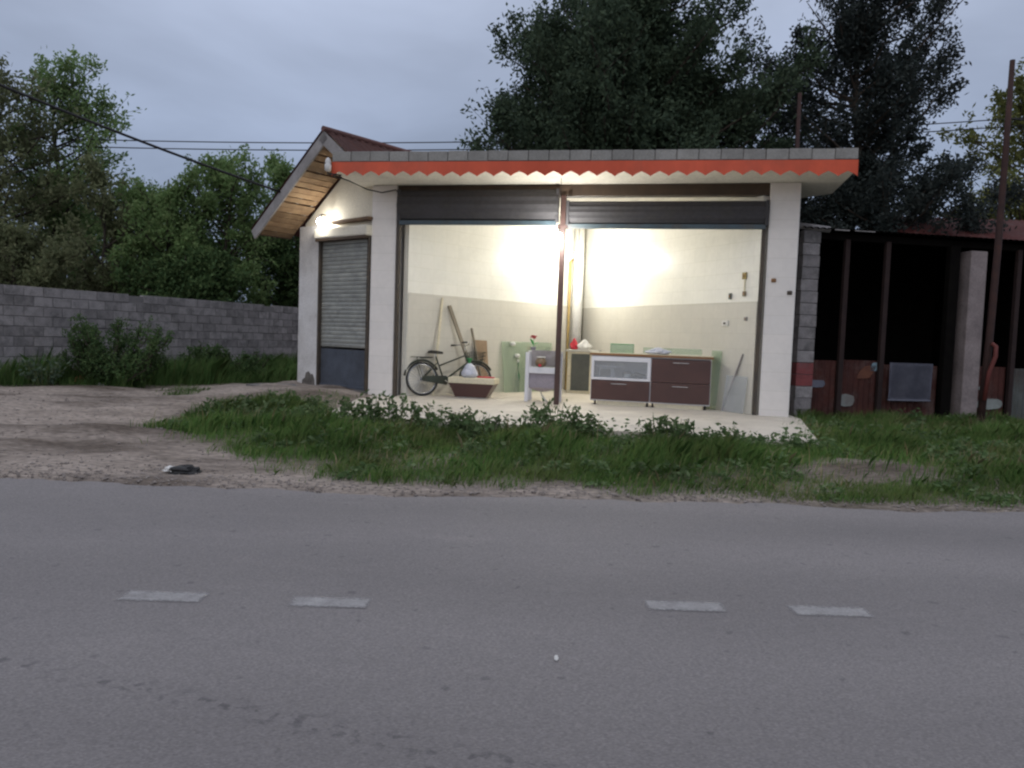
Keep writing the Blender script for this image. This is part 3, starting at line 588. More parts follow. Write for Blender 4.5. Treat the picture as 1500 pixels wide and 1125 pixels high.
# plastic bag: lumpy with knotted top
def bag(name, label, pos, sx, sy, sz, m, seed, neck=True, mneck=None):
    e = empty(name, pos, ANG, label, 'bag')
    def f(b):
        bmesh.ops.create_icosphere(b, subdivisions=4, radius=1)
        for v in b.verts:
            p = v.co.copy(); k = 1 + (.25 if neck else .5) * mnoise.noise(p * 1.7 + Vector((seed, 0, 0))) - .20 * abs(mnoise.noise(p * 3.6 + Vector((0, seed, 0)))) - .10 * abs(mnoise.noise(p * 8 + Vector((0, seed, 3))))
            t = (p.z + 1) / 2; tap = 1 - .62 * t ** 1.5 if neck else 1.1 - .75 * t
            v.co = Vector((p.x * sx * k * tap, p.y * sy * k * tap, max(0, (p.z + .8) * sz * .55)))
    part('body', m, e, f, True)
    if neck: part('knot', mneck or m, e, lambda b: lathe(b, [(.03, sz * .9), (.02, sz * 1.02), (.045, sz * 1.2), (.06, sz * 1.28)], seg=9), True)
    return e
bag('plastic_bag', 'pale blue plastic bag with green knot on the cream box', W(1.72, .50, S + .366), .19, .14, .27, M_bag, 3, True, M_green)
# leaning poles / boards behind the bicycle
def leaner(name, label, cat, p0, p1, wd, th, m):
    p0 = W(*p0); p1 = W(*p1); bm = bmesh.new(); d = (p1 - p0); ln = d.length; d.normalize(); s = d.cross(W(nL.x, nL.y) - O).normalized(); n = s.cross(d)
    obx(bm, (0, 0, ln / 2), (1, 0, 0), (0, 1, 0), (0, 0, 1), (wd, th, ln), .004)
    o = ob(name, bm, m); o.matrix_world = Matrix(((s.x, n.x, d.x, p0.x), (s.y, n.y, d.y, p0.y), (s.z, n.z, d.z, p0.z), (0, 0, 0, 1)))
    return tag(o, label, cat)
leaner('wooden_plank', 'thin pale wooden plank leaning upright on the tiled wall behind the saddle', 'plank', (1.05, .50, S), (1.07, .86, 1.99), .045, .02, M_cream)
leaner('wooden_plank', 'long weathered grey plank leaning slanted on the wall behind the bicycle', 'plank', (1.74, 1.28, S), (1.16, 1.0, 1.86), .075, .03, M_wood)
leaner('wooden_stick', 'short dark stick leaning on the wall above the brown board', 'stick', (1.76, 1.5, S), (1.47, 1.50, 1.46), .035, .03, M_wood)
leaner('brown_board', 'square-edged brown board standing against the wall behind the handlebar', 'board', (1.72, 1.62, S), (1.60, 1.72, 1.23), .32, .03, M_card)
# green glass sheet leaning on the left wall
def sheet(name, label, pA, pB, zt, lean, th, m, nrm):
    A = W(*pA, S); B = W(*pB, S); d = (B - A).normalized(); n = (W(nrm.x, nrm.y) - O).normalized()
    up = (Vector((0, 0, zt - S)) + n * lean); ln = (B - A).length
    bm = bmesh.new(); h = up.length; upn = up.normalized(); obx(bm, A + d * ln / 2 + upn * (h / 2 + .003), d, upn, d.cross(upn), (ln, h, th), .001)
    return tag(ob(name, bm, m), label, 'glass sheet')
pq = L0 + dL * 2.45 - nL * .17; pr = L0 + dL * 4.0 - nL * .17
gs = sheet('glass_sheet', 'large pale green glass sheet leaning on the tiled wall left of the post', pq[:2], pr[:2], 1.22, .13, .008, M_glass, nL)
for s_, zz in ((2.72, 1.17), (2.86, .93)):
    p = L0 + dL * s_ - nL * .10; q = W(p.x, p.y, zz)
    part('hanger_knob', M_wht, gs, lambda b: [lathe(b, [(.03, -.03), (.055, -.01), (.055, .03), (.03, .05)], q, 12), obx(b, q + (W(nL.x, nL.y) - O) * .045, FX, FY, (0, 0, 1), (.04, .09, .03), .004)], True)
p = L0 + dL * 2.9 - nL * .09
e = E_('tall_bottle', p.x, p.y, 0, 'tall dark green bottle standing behind the leaning glass sheet', 'bottle')
part('glass', mat('bottle_green', (.03, .13, .05), None, rough=.2), e, lambda b: lathe(b, [(.045, 0), (.05, .02), (.05, .33), (.02, .46), (.018, .58), (.022, .6)], seg=14), True)
part('cap', M_wht, e, lambda b: lathe(b, [(.024, .601), (.024, .65), (.015, .66)], seg=12), True)
# white stand
e = E_('wash_stand', 2.80, .37, 0, 'white framed wash stand with grey basin panel and lavender front beside the post', 'stand')
for x in (0, .54):
    for y in (0, .34): part('leg', M_white, e, lambda b: box(b, x - .032, x + .032, y - .02, y + .02, 0, .86, .005))
part('crossbar', M_white, e, lambda b: box(b, .033, .507, -.022, .02, .50, .61, .005))
part('back_panel', mat('stand_grey', (.30, .28, .29), (.2, .18, .18), scale=6, rough=.5), e, lambda b: box(b, .033, .507, .20, .215, .612, .90, .003))
part('lavender_panel', M_lav, e, lambda b: box(b, .036, .504, .01, .03, .245, .498, .003))
part('tray', M_pink, e, lambda b: prism3(b, [(.04 + .46 * k / 10, .0, .24 - .055 * math.sin(math.pi * k / 10)) for k in range(11)], (0, .32, 0)))
part('side_rail', M_white, e, lambda b: [box(b, x - .015, x + .015, .021, .319, .52, .58) for x in (0, .54)])
part('drain_hose', M_wht, e, lambda b: tube(b, [(.24, .1, .19), (.26, .08, .12), (.32, .06, .05), (.37, .05, .01)], .014, 8), True)
part('top_shelf', M_white, e, lambda b: box(b, -.03, .57, .22, .36, .862, .885, .004))
e2 = E_('water_jug', 3.03, .42, 0, 'rounded brown jug resting on the crossbar of the white stand', 'jug', z=S + .612)
part('body', mat('jug_brown', (.20, .14, .085), None, rough=.4), e2, lambda b: lathe(b, [(.05, 0), (.09, .03), (.10, .09), (.075, .14), (.05, .16)], seg=16), True)
part('rim', M_wht, e2, lambda b: lathe(b, [(.07, .16), (.08, .165), (.08, .178), (.065, .182)], seg=16), True)
part('tag', M_red, e2, lambda b: obx(b, (0, -.1, .03), (1, 0, 0), (0, 1, 0), (0, 0, 1), (.05, .006, .04)))
# flower
e = E_('artificial_flower', 2.84, .66, 0, 'red artificial flower with bright green leaves in a small pot', 'flower', z=S + .886)
part('pot', M_lav, e, lambda b: lathe(b, [(.035, 0), (.05, .06), (.055, .07), (.045, .07)], seg=12), True)
def petals(b):
    for k in range(14):
        a = k * 2.4; r = .012 + .003 * k; c = Vector((r * math.cos(a), r * math.sin(a), .245 + .02 * math.sin(k)))
        obx(b, c, (math.cos(a), math.sin(a), .6), (-math.sin(a), math.cos(a), 0), (-.6 * math.cos(a), -.6 * math.sin(a), 1), (.03, .045, .005), .002)
part('petals', M_red, e, petals)
gl = part('leaves', mat('bright_green_leaf', (.04, .38, .09), (.03, .26, .06), rough=.5), e, lambda b: [prism3(b, [Vector((0, 0, .09)), Vector((.05 * math.cos(a), .05 * math.sin(a), .14 + .02 * (k % 3))) + Vector((-.025 * math.sin(a), .025 * math.cos(a), 0)), Vector((.10 * math.cos(a), .10 * math.sin(a), .15 + .03 * (k % 3))), Vector((.05 * math.cos(a), .05 * math.sin(a), .13 + .02 * (k % 3))) - Vector((-.025 * math.sin(a), .025 * math.cos(a), 0))], (0, 0, .004)) for k in range(9) for a in (k * 2.1,)] + [tube(b, [(0, 0, .05), (.005, 0, .24)], .006, 6)])
# corner base unit with the dark panel
e = E_('corner_counter', 3.14, 3.0, 0, 'cream corner counter with dark grey door panel behind the post', 'counter')
part('carcass', M_cream, e, lambda b: [box(b, 0, .075, 0, .6, .0, .86, .004), box(b, .46, .62, 0, .6, .0, .86, .004), box(b, .076, .459, .0, .6, .0, .055), box(b, .076, .459, .0, .03, .82, .86)])
part('door', M_greyp, e, lambda b: box(b, .08, .455, .012, .03, .06, .818, .003))
part('worktop', M_tileL, e, lambda b: box(b, -.04, .64, -.03, .6, .862, .905, .004))
bag('red_packet', 'crumpled red packet on the corner counter next to the post', W(3.24, 3.2, S + .906), .10, .07, .24, M_red, 11, False)
bag('white_packet', 'crumpled white bag on the corner counter beside the red packet', W(3.46, 3.18, S + .906), .17, .10, .22, M_wht, 5, False)
# kitchen cabinet
e = E_('kitchen_cabinet', 3.90, .54, -.045, 'low kitchen cabinet with dark brown fronts and glazed white upper left bay', 'cabinet')
CW, CD = 2.02, .36
part('carcass', M_white, e, lambda b: [box(b, 0, .02, 0, CD, .07, .855), box(b, CW - .02, CW, 0, CD, .07, .855), box(b, .021, CW - .021, CD - .012, CD, .07, .855), box(b, .021, CW - .021, 0, CD - .013, .07, .088), box(b, 1.015, 1.035, 0.002, CD - .013, .089, .83), box(b, .021, 1.014, .002, CD - .013, .44, .456), box(b, .021, CW - .021, 0.004, CD - .013, .838, .855)])
fr_ = part('bay_frame', M_white, e, lambda b: [box(b, 0, 1.02, -.02, -.001, .76, .845, .003), box(b, 0, 1.02, -.02, -.001, .435, .475, .003), box(b, 0, .05, -.02, -.001, .476, .759, .003), box(b, .965, 1.02, -.02, -.001, .476, .759, .003)])
part('glass_pane', M_clear, fr_, lambda b: box(b, .051, .964, -.012, -.008, .477, .758))
part('shelf', M_white, e, lambda b: box(b, .022, .55, .03, CD - .02, .66, .674))
for x0, x1, z0, z1 in ((.012, 1.012, .09, .428), (1.032, CW - .008, .436, .828), (1.032, CW - .008, .09, .428)):
    d_ = part('drawer_front', M_brownlam, e, lambda b: box(b, x0, x1, -.022, -.002, z0, z1, .004))
    xm = (x0 + x1) / 2 + (.0 if x0 > .5 else -.02)
    part('handle', M_steel, d_, lambda b: [tube(b, [(xm - .13, -.024, z1 - .055), (xm - .13, -.05, z1 - .055), (xm + .13, -.05, z1 - .055), (xm + .13, -.024, z1 - .055)], .006, 6)])
part('worktop', M_ctop, e, lambda b: box(b, -.03, CW + .03, -.035, CD, .856, .892, .004))
part('top_lining', M_cream, e, lambda b: box(b, -.025, CW + .025, -.03, CD - .01, .8925, .905, .003))
for x in (.08, .98, 1.07, CW - .08):
    part('foot', M_rubber, e, lambda b: lathe(b, [(.025, 0), (.018, .02), (.018, .069)], (x, .05, 0), 10), True)
part('plinth', M_cream, e, lambda b: [box(b, .12, .94, .015, .03, 0, .066), box(b, 1.11, CW - .12, .015, .03, 0, .066)])
def incab(name, lb, cat, x, m, fn, z=S + .457):
    p = e.matrix_basis @ Vector((x, .14, 0)); q = empty(name, (p.x, p.y, z), e.rotation_euler.z, lb, cat); part('body', m, q, fn); return q
M_tv = mat('appliance_grey', (.42, .42, .44), None, rough=.4)
q = incab('small_appliance', 'grey box-shaped appliance behind the glass of the cabinet', 'appliance', .27, M_tv, lambda b: box(b, -.15, .13, -.06, .1, .0, .19, .008)); part('dark_window', M_greyp, q, lambda b: box(b, -.12, .06, -.066, -.0605, .03, .16))
q = incab('kettle', 'round steel kettle behind the cabinet glass', 'kettle', .62, M_steel, lambda b: lathe(b, [(.07, 0), (.09, .03), (.085, .09), (.05, .13), (.02, .15)], seg=16)); part('spout', M_steel, q, lambda b: tube(b, [(.07, 0, .06), (.13, 0, .12)], [.018, .01], 8))
q = incab('cloth_heap', 'crumpled dark cloth heap behind the cabinet glass', 'cloth', .81, M_greyp, lambda b: [obx(b, (random.uniform(-.08, .08), random.uniform(-.04, .04), .03 + .02 * k), (math.cos(k), math.sin(k), .2), (-math.sin(k), math.cos(k), .1), (-.2, -.1, 1), (.15, .11, .03), .01) for k in range(4)])
q = incab('folded_linen', 'white folded linen on the shelf behind the cabinet glass', 'linen', .46, M_wht, lambda b: [box(b, -.07, .07, -.05, .05, .0, .03, .01), box(b, -.065, .068, -.05, .05, .031, .06, .01)], z=S + .675)
# things on the cabinet
p = e.matrix_basis @ Vector((.50, .18, 0))
q = empty('glass_tray', (p.x, p.y, S + .906), ANG, 'pale green glass tank standing on the cabinet top', 'glass tank')
part('walls', M_glass, q, lambda b: [box(b, -.20, .20, -.11, -.104, 0, .15), box(b, -.20, .20, .104, .11, 0, .15), box(b, -.20, -.194, -.103, .103, 0, .15), box(b, .194, .20, -.103, .103, 0, .15), box(b, -.193, .193, -.103, .103, .0, .006)])
part('rim', M_green, q, lambda b: tube(b, [(-.2, -.11, .152), (.2, -.11, .152), (.2, .11, .152), (-.2, .11, .152)], .006, 6, closed=True))
p = e.matrix_basis @ Vector((1.12, .18, 0)); bag('plastic_wrap', 'crumpled clear plastic wrapping lying on the cabinet top', (p.x, p.y, S + .906), .26, .12, .12, M_bag, 8, False)
p = e.matrix_basis @ Vector((1.35, .335, .906)); bm = bmesh.new(); obx(bm, Vector((0, 0, .06)), (1, 0, 0), (0, 1, 0), (0, 0, 1), (1.0, .006, .10)); o = ob('glass_strip', bm, M_glass, loc=p, rz=e.rotation_euler.z); tag(o, 'long low strip of pale glass standing at the back of the cabinet top', 'glass strip')
pq = R0 + dR * 1.05 - nR * .12; pr = R0 + dR * .80 - nR * .12
sheet('glass_sheet', 'narrow pale green glass sheet between the cabinet and the right wall', pq[:2], pr[:2], 1.2, .08, .008, M_glass, nR)
pq = R0 + dR * .62 - nR * .14; pr = R0 + dR * .16 - nR * .10
sheet('glass_sheet', 'low grey glass sheet leaning on the right wall under the socket', pq[:2], pr[:2], .80, .07, .008, M_clear, nR)
leaner('grey_bar', 'grey metal bar leaning slanted at the right tiled wall', 'bar', (6.12, .50, S), (6.40, .265, 1.17), .045, .02, M_barge)
# wall fittings
def fit(name, lb, cat, s, z, sx, sz, m, kn=False):
    p = R0 + dR * s - nR * .024; q = W(p.x, p.y, z); dw = (W(dR.x, dR.y) - O); nw = (W(nR.x, nR.y) - O)
    e = empty(name, q, math.atan2(dw.y, dw.x), lb, cat)
    part('plate', m, e, lambda b: obx(b, (0, 0, 0), (1, 0, 0), (0, 1, 0), (0, 0, 1), (sx, .022, sz), .005))
    part('insert', M_track if m is M_wht else M_ctop, e, lambda b: obx(b, (0, .016, 0), (1, 0, 0), (0, 1, 0), (0, 0, 1), (sx * .35, .012, sz * .35), .003))
fit('wall_socket', 'white wall socket on the beige tiles right of the cabinet', 'socket', .78, 1.67, .15, .09, M_wht)
fit('light_switch', 'small dark switch at the top of the beige tiles', 'switch', .69, 2.12, .06, .10, M_greyp)
fit('lamp_holder', 'brass lamp holder high on the right wall', 'lamp holder', .37, 2.44, .09, .11, mat('brass', (.33, .25, .08), None, rough=.5))
fit('junction_box', 'small round brown junction box below the brass lamp holder', 'junction box', .355, 2.15, .07, .08, mat('old_brown', (.25, .2, .13), None, rough=.6))
p = R0 + dR * .36 - nR * .02; tag(part('conduit', M_cream, None, lambda b: tube(b, [W(p.x, p.y, 2.19), W(p.x, p.y, 2.39)], .012, 6)), 'short conduit joining the brass holder and the junction box', 'conduit')
fit('wall_plug', 'small grey knob on the beige tiles below the junction box', 'knob', .29, 1.74, .06, .06, M_barge)

# ------------------------------------------------------------------ block wall on the left
A = Vector((-10.15, 15.25, 0)); B = Vector((-6.3, 24.6, 0)); bd = (B - A).normalized(); A = A - bd * 8.2; bl = (B - A).length
ba = math.atan2(bd.y, bd.x)
bwall = empty('block_wall', A, ba, 'weathered grey concrete block wall beside the white shop', 'wall')
part('mortar_core', mat('wall_mortar', (.22, .205, .2), None, rough=.95), bwall, lambda b: [box(b, .0, bl, -.06, .06, -.2, 1.97)])
bm = bmesh.new(); obx(bm, (0, 0, 0), (1, 0, 0), (0, 1, 0), (0, 0, 1), (.405, .15, .192), .007)
far_blocks = []; k0 = ob('block', bm, M_block, bwall); first = True; ncol = int(bl / .42)
for r in range(10):
    for c in range(ncol):
        x = .21 + c * .42 + (.21 if r % 2 else 0); z = .06 + r * .205
        if x > bl - .2: continue
        if r == 9 and random.random() < .08: continue
        if x < 6.7: far_blocks.append((x, z)); continue
        o = k0 if first else copy_part(k0, bwall, (0, 0, 0)); first = False
        o.location = (x, random.uniform(-.008, .008), z); o.rotation_euler = (random.uniform(-.012, .012), random.uniform(-.012, .012), random.uniform(-.015, .015))

fbk = part('end_blocks', M_block, bwall, lambda b: [box(b, x - .2, x + .2, -.075 + random.uniform(-.006, .006), .075, z - .096, z + .096) for x, z in far_blocks]); fbk['kind'] = 'stuff'

# ------------------------------------------------------------------ open shed on the right
sa = Vector((4.98, 13.30, 0)); sb = Vector((8.15, 13.85, 0)); sdv = (sb - sa).normalized(); SA = math.atan2(sdv.y, sdv.x)
shed = empty('open_shed', sa, SA, 'dark open-fronted shed with block pillar and rusty patched sheets', 'shed')
pil = part('pillar_core', mat('pier_mortar', (.26, .245, .24), None, rough=.95), shed, lambda b: box(b, -.14, .14, -.11, .11, -.05, 3.3))
bm = bmesh.new(); obx(bm, (0, 0, 0), (1, 0, 0), (0, 1, 0), (0, 0, 1), (.312, .27, .194), .006); kb = ob('block', bm, M_block, pil)
for r in range(16):
    o = kb if r == 0 else copy_part(kb, pil, (0, 0, 0))
    o.location = (random.uniform(-.006, .006), random.uniform(-.006, .006), .14 + r * .203)
    if r in (3, 4):
        o.data = kb.data.copy(); o.data.materials[0] = M_blockred
part('concrete_pillar', M_pink, shed, lambda b: box(b, 3.07, 3.40, -.13, .15, -.05, 3.12, .015))
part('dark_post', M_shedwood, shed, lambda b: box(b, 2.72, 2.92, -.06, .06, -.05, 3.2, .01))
M_darkpost = mat('dark_rusty_post', (.034, .019, .017), (.024, .014, .013), scale=6, rough=.85)
for x in (.74, 1.52, 4.15): part('post', M_darkpost, shed, lambda b: box(b, x - .045, x + .045, -.04, .04, -.05, 3.2, .008))
def corr(b, x0, x1, y0, y1, z0, z1, n, amp=.018, vert=False):
    rows = [[], []]
    for i in range(n * 4 + 1):
        t = i / (n * 4); h = amp * math.cos(2 * math.pi * i / 4)
        for j in (0, 1):
            if vert: rows[j].append(b.verts.new((x0 + (x1 - x0) * t, y0 + h, z0 + (z1 - z0) * j)))
            else: rows[j].append(b.verts.new((x0 + (x1 - x0) * t, y0 + (y1 - y0) * j, z0 + (z1 - z0) * j + h)))
    for i in range(n * 4): b.faces.new((rows[0][i], rows[0][i + 1], rows[1][i + 1], rows[1][i]))
    bmesh.ops.solidify(b, geom=b.faces[:], thickness=.004)
for x0, x1, z1, m in ((.17, .735, 1.10, M_rustsheet), (.75, 1.5, 1.12, M_rustsheet), (1.53, 2.70, 1.06, M_rustsheet), (3.41, 4.1, 1.08, M_rustsheet), (4.2, 5.6, 1.06, M_paleg)):
    part('sheet_panel', m, shed, lambda b: corr(b, x0, x1, .05, .05, .02, z1, int((x1 - x0) / .1), .012, True))
def patch(b, x0, x1, z0, z1, y, skew=0):
    n = 12; pts = []
    for k in range(n):
        a = 2 * math.pi * k / n; pts.append(((x0 + x1) / 2 + (x1 - x0) / 2 * abs(math.cos(a)) ** .5 * math.copysign(1, math.cos(a)) * random.uniform(.85, 1.05) + skew * math.sin(a), y, (z0 + z1) / 2 + (z1 - z0) / 2 * abs(math.sin(a)) ** .5 * math.copysign(1, math.sin(a)) * random.uniform(.85, 1.05)))
    prism3(b, pts, (0, .006, 0))
for x0, x1, z0, z1, m, sk in ((.2, .5, .62, .76, M_pale, 0), (.72, 1.08, .30, .52, M_paleg, 0), (1.14, 1.42, .78, 1.05, mat('orange_rust', (.15, .06, .035), (.10, .04, .028), scale=9, rough=.9), .1), (1.36, 1.5, .93, 1.10, mat('sky_blue_patch', (.20, .29, .34), None, rough=.8), .04), (3.5, 3.75, .65, .72, M_paleg, 0), (3.5, 4.05, .3, .5, M_paleg, 0)):
    part('paint_patch', m, shed, lambda b: patch(b, x0, x1, z0, z1, .028, sk))
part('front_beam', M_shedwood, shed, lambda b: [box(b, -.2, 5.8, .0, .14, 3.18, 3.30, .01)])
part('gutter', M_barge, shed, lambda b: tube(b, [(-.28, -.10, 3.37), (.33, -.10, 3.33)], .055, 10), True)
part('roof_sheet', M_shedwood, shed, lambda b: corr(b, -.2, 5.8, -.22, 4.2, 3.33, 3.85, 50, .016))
part('light_edge', M_barge, shed, lambda b: [box(b, .35, .62, -.24, -.225, 3.305, 3.325), box(b, .72, 1.1, -.24, -.225, 3.312, 3.325)])
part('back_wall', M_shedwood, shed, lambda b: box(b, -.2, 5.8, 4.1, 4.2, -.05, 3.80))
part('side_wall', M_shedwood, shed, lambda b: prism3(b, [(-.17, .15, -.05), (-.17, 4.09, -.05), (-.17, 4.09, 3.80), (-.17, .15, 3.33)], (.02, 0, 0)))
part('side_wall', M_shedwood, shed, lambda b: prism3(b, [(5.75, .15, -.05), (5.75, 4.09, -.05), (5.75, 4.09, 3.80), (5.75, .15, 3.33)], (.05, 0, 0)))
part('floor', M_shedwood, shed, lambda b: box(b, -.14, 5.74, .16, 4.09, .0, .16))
e = empty('hanging_cloth', (0, 0, 0), 0, 'pale blue cloth hanging over the rusty shed sheets', 'cloth'); e.location = sa + sdv * 2.06 + Vector((0, -.08, .3)); e.rotation_euler = (0, 0, SA)
def clothm(b):
    g = [[b.verts.new((-.42 + .84 * i / 16, -.012 * math.sin(i * .9 + j * .2) - .03, .80 - (.66 + .008 * math.sin(i * .8)) * j / 10)) for i in range(17)] for j in range(11)]
    for j in range(10):
        for i in range(16): b.faces.new((g[j][i], g[j][i + 1], g[j + 1][i + 1], g[j + 1][i]))
    bmesh.ops.solidify(b, geom=b.faces[:], thickness=.006)
part('fabric', M_pale, e, clothm, True); part('hem', M_pale, e, lambda b: box(b, -.42, .42, -.045, -.01, .13, .16, .006))
# red roof behind
rr = empty('red_roof_hut', (10.15, 16.3, .15), 0, 'low hut with faded red metal roof behind the dark shed', 'hut')
part('roof', mat('red_roof', (.24, .085, .075), (.18, .065, .06), scale=1.4, rough=.55, dirt=(.27, .2, .19), dscale=1.5, damt=.6), rr, lambda b: corr(b, -.5, 5.2, 2.6, 5.6, 3.86, 4.95, 34, .02))
part('eave_trim', M_wht, rr, lambda b: box(b, -.5, 5.2, 2.56, 2.59, 3.79, 3.84))
part('front_wall', mat('blue_grey_wall', (.22, .23, .28), None, rough=.9), rr, lambda b: box(b, -.3, 5.0, 2.75, 2.85, -.1, 3.8))
part('back_wall', M_pink, rr, lambda b: box(b, -.3, 5.0, 5.3, 5.4, -.1, 4.7))
part('side_wall', M_pink, rr, lambda b: prism3(b, [(-.3, 2.86, -.1), (-.3, 5.29, -.1), (-.3, 5.29, 4.7), (-.3, 2.86, 3.8)], (.1, 0, 0)))
# leaning rusty pole, far pipe
e = empty('rusty_pole', (7.72, 12.62, .05), 0, 'tall rusty leaning pole standing in front of the shed', 'pole')
part('shaft', M_rust, e, lambda b: tube(b, [(0, 0, -.2), (.10, .06, 1.5), (.17, .12, 3.0), (.22, .18, 4.6), (.25, .22, 6.05)], [.062, .058, .054, .047, .04], 10), True)
part('bent_strap', mat('red_strap', (.14, .035, .028), None, rough=.7), e, lambda b: tube(b, [(.0, -.085, .5), (.04, -.09, .95), (.12, -.10, 1.22), (.13, -.08, 1.38), (.09, -.03, 1.43)], .035, 8), True)
tag(part('rusty_pipe', M_rust, None, lambda b: tube(b, [(6.30, 17.75, -.1), (6.28, 17.7, 4), (6.22, 17.6, 7.0)], [.055, .05, .045], 8), True), 'thin rusty pipe rising behind the shop roof in front of the dark trees', 'pipe')
# wires
def wire(name, lb, a, b_, sag, r, n=24):
    a = Vector(a); b_ = Vector(b_); tag(part(name, M_cable, None, lambda b: tube(b, [a.lerp(b_, t / n) - Vector((0, 0, sag * 4 * (t / n) * (1 - t / n))) for t in range(n + 1)], r, 6), True), lb, 'cable')
wire('service_cable', 'thick black service cable slanting down to the wooden gable eave', (-9.6, 10.2, 5.45), W(-1.75, -.02, 3.77), .10, .021)
wire('overhead_wire', 'upper one of two thin wires running level behind the shop', (-40, 24, 7.96), (40, 24, 12.25), 2.77, .016, 60)
wire('overhead_wire', 'lower one of two thin wires running level behind the shop', (-40, 24, 7.74), (40, 24, 12.0), 2.76, .016, 60)
wire('pole_wire', 'thin wire leading away from the leaning rusty pole', (7.94, 12.8, 5.15), (13.5, 13.6, 5.6), .1, .012)

# ------------------------------------------------------------------ litter
e = empty('black_rubbish', (-2.86, 6.72, .02), .2, 'crumpled black rubbish bag with white scrap on the gravel shoulder', 'rubbish')
def crum(b, sx, sy, sz, seed):
    bmesh.ops.create_icosphere(b, subdivisions=3, radius=1)
    for v in b.verts:
        p = v.co.copy(); k = 1 + .5 * mnoise.noise(p * 2.2 + Vector((seed, 0, 0))) + .2 * mnoise.noise(p * 6)
        v.co = Vector((p.x * sx * k, p.y * sy * k, max(-.02, p.z * sz * k)))
part('bag', M_saddle, e, lambda b: crum(b, .13, .08, .055, 4))
def sc2(b):
    crum(b, .06, .04, .03, 9)
    for v in b.verts: v.co += Vector((-.11, .0, .02))
part('scrap', M_wht, e, sc2)
def scrap(name, lb, loc, sx, sy, sz, m, seed): 
    o = part(name, m, None, lambda b: crum(b, sx, sy, sz, seed)); o.location = loc; tag(o, lb, 'litter')
scrap('red_litter', 'crumpled orange-red litter in the weeds below the block wall', (-8.4, 14.9, .16), .13, .09, .09, mat('coral', (.7, .12, .08), None, rough=.5), 2)
scrap('white_litter', 'small crumpled white litter beside the orange-red one in the weeds', (-7.9, 14.75, .12), .10, .07, .05, M_wht, 6)
scrap('paper_scrap', 'tiny white paper scrap lying on the open asphalt', (.22, 3.06, .006), .008, .026, .004, M_wht, 12)
def _stick():
    tag(part('pale_stick', M_wood, None, lambda b: tube(b, [(5.45, 8.95, .15), (5.8, 9.15, .16), (6.5, 9.45, .15)], .013, 6)), 'pale bare stick lying in the grass in front of the shed', 'stick')
_stick()

# ------------------------------------------------------------------ grass, gravel
def inpoly(px, py, poly):
    r = np.zeros(px.shape, bool); n = len(poly); j = n - 1
    for i in range(n):
        xi, yi = poly[i]; xj, yj = poly[j]
        c = ((yi > py) != (yj > py)) & (px < (xj - xi) * (py - yi) / (yj - yi + 1e-12) + xi); r ^= c; j = i
    return r
POLY_MAIN = [(-4.3, 9.0), (-4.1, 10.7), (-3.9, 11.7), (-2.92, 11.6), (-2.62, 10.3), (-2.3, 10.05), (3.6, 8.98), (4.5, 11.9), (5.0, 13.1), (8.2, 13.7), (13, 14.5), (13, 7.0), (4.6, 6.6), (3.16, 6.45), (2.29, 6.5), (.88, 6.55), (.71, 6.96), (-.27, 6.75), (-1.08, 6.62), (-2.01, 6.95), (-3.0, 8.0)]
HOLE = [(3.0, 7.9), (4.03, 8.5), (4.75, 8.9), (4.6, 7.9), (4.3, 7.3), (2.86, 7.15)]
POLY_BACK = [(-9.9, 13.9), (-7.5, 14.6), (-6.6, 15.6), (-5.2, 15.9), (-4.25, 15.4), (-4.2, 19), (-6.7, 23.2), (-10.0, 15.4)]
POLY_TUFT = [(-6.3, 13.6), (-5.9, 14.4), (-5.4, 13.3), (-5.8, 12.9)]
def blades(poly, n, hmin, hmax, seed, hole=None, hfun=None):
    g = np.random.default_rng(seed); P = np.array(poly); lo = P.min(0); hi = P.max(0)
    x = g.uniform(lo[0], hi[0], n); y = g.uniform(lo[1], hi[1], n)
    jx = x + .22 * fnoise(x, y, 3.1, 2) + g.normal(0, .13, n); jy = y + .22 * fnoise(x, y, 3.7, 5) + g.normal(0, .13, n)
    k = inpoly(jx, jy, poly)
    if hole: k &= ~(inpoly(jx, jy, hole) & (g.random(n) > .16))
    k &= g.random(n) < np.clip(.62 + .9 * fnoise(x, y, 1.6, seed) + .35 * fnoise(x, y, 4.3, seed + 1), .08, 1)
    x, y = x[k], y[k]; n = len(x)
    h = g.uniform(hmin, hmax, n) * np.clip(.75 + .6 * fnoise(x, y, 1.1, seed + 3) + .45 * fnoise(x, y, 3.3, seed + 6), .3, 1.6)
    if hfun is not None: h = h * hfun(x, y)
    a = g.uniform(0, 2 * np.pi, n); lean = h * g.uniform(.15, .75, n); la = g.normal(.4, 1.2, n)
    wd = g.uniform(.0022, .0052, n) * (.7 + h * 1.4); z = terr(x, y) - .01
    dx, dy = np.cos(a) * wd, np.sin(a) * wd; lx, ly = np.cos(la) * lean, np.sin(la) * lean
    b0 = np.stack([x - dx, y - dy, z], -1); b1 = np.stack([x + dx, y + dy, z], -1)
    m0 = np.stack([x - dx * .8 + lx * .35, y - dy * .8 + ly * .35, z + h * .6], -1); m1 = np.stack([x + dx * .8 + lx * .35, y + dy * .8 + ly * .35, z + h * .6], -1)
    t = np.stack([x + lx, y + ly, z + h * (1 - .25 * lean / h)], -1)
    return np.stack([b0, b1, m1, t, m0], 1)
M_grass = leaf_mat('grass_blade', (.08, .165, .044), (.12, .22, .058), (.185, .24, .08), .4)
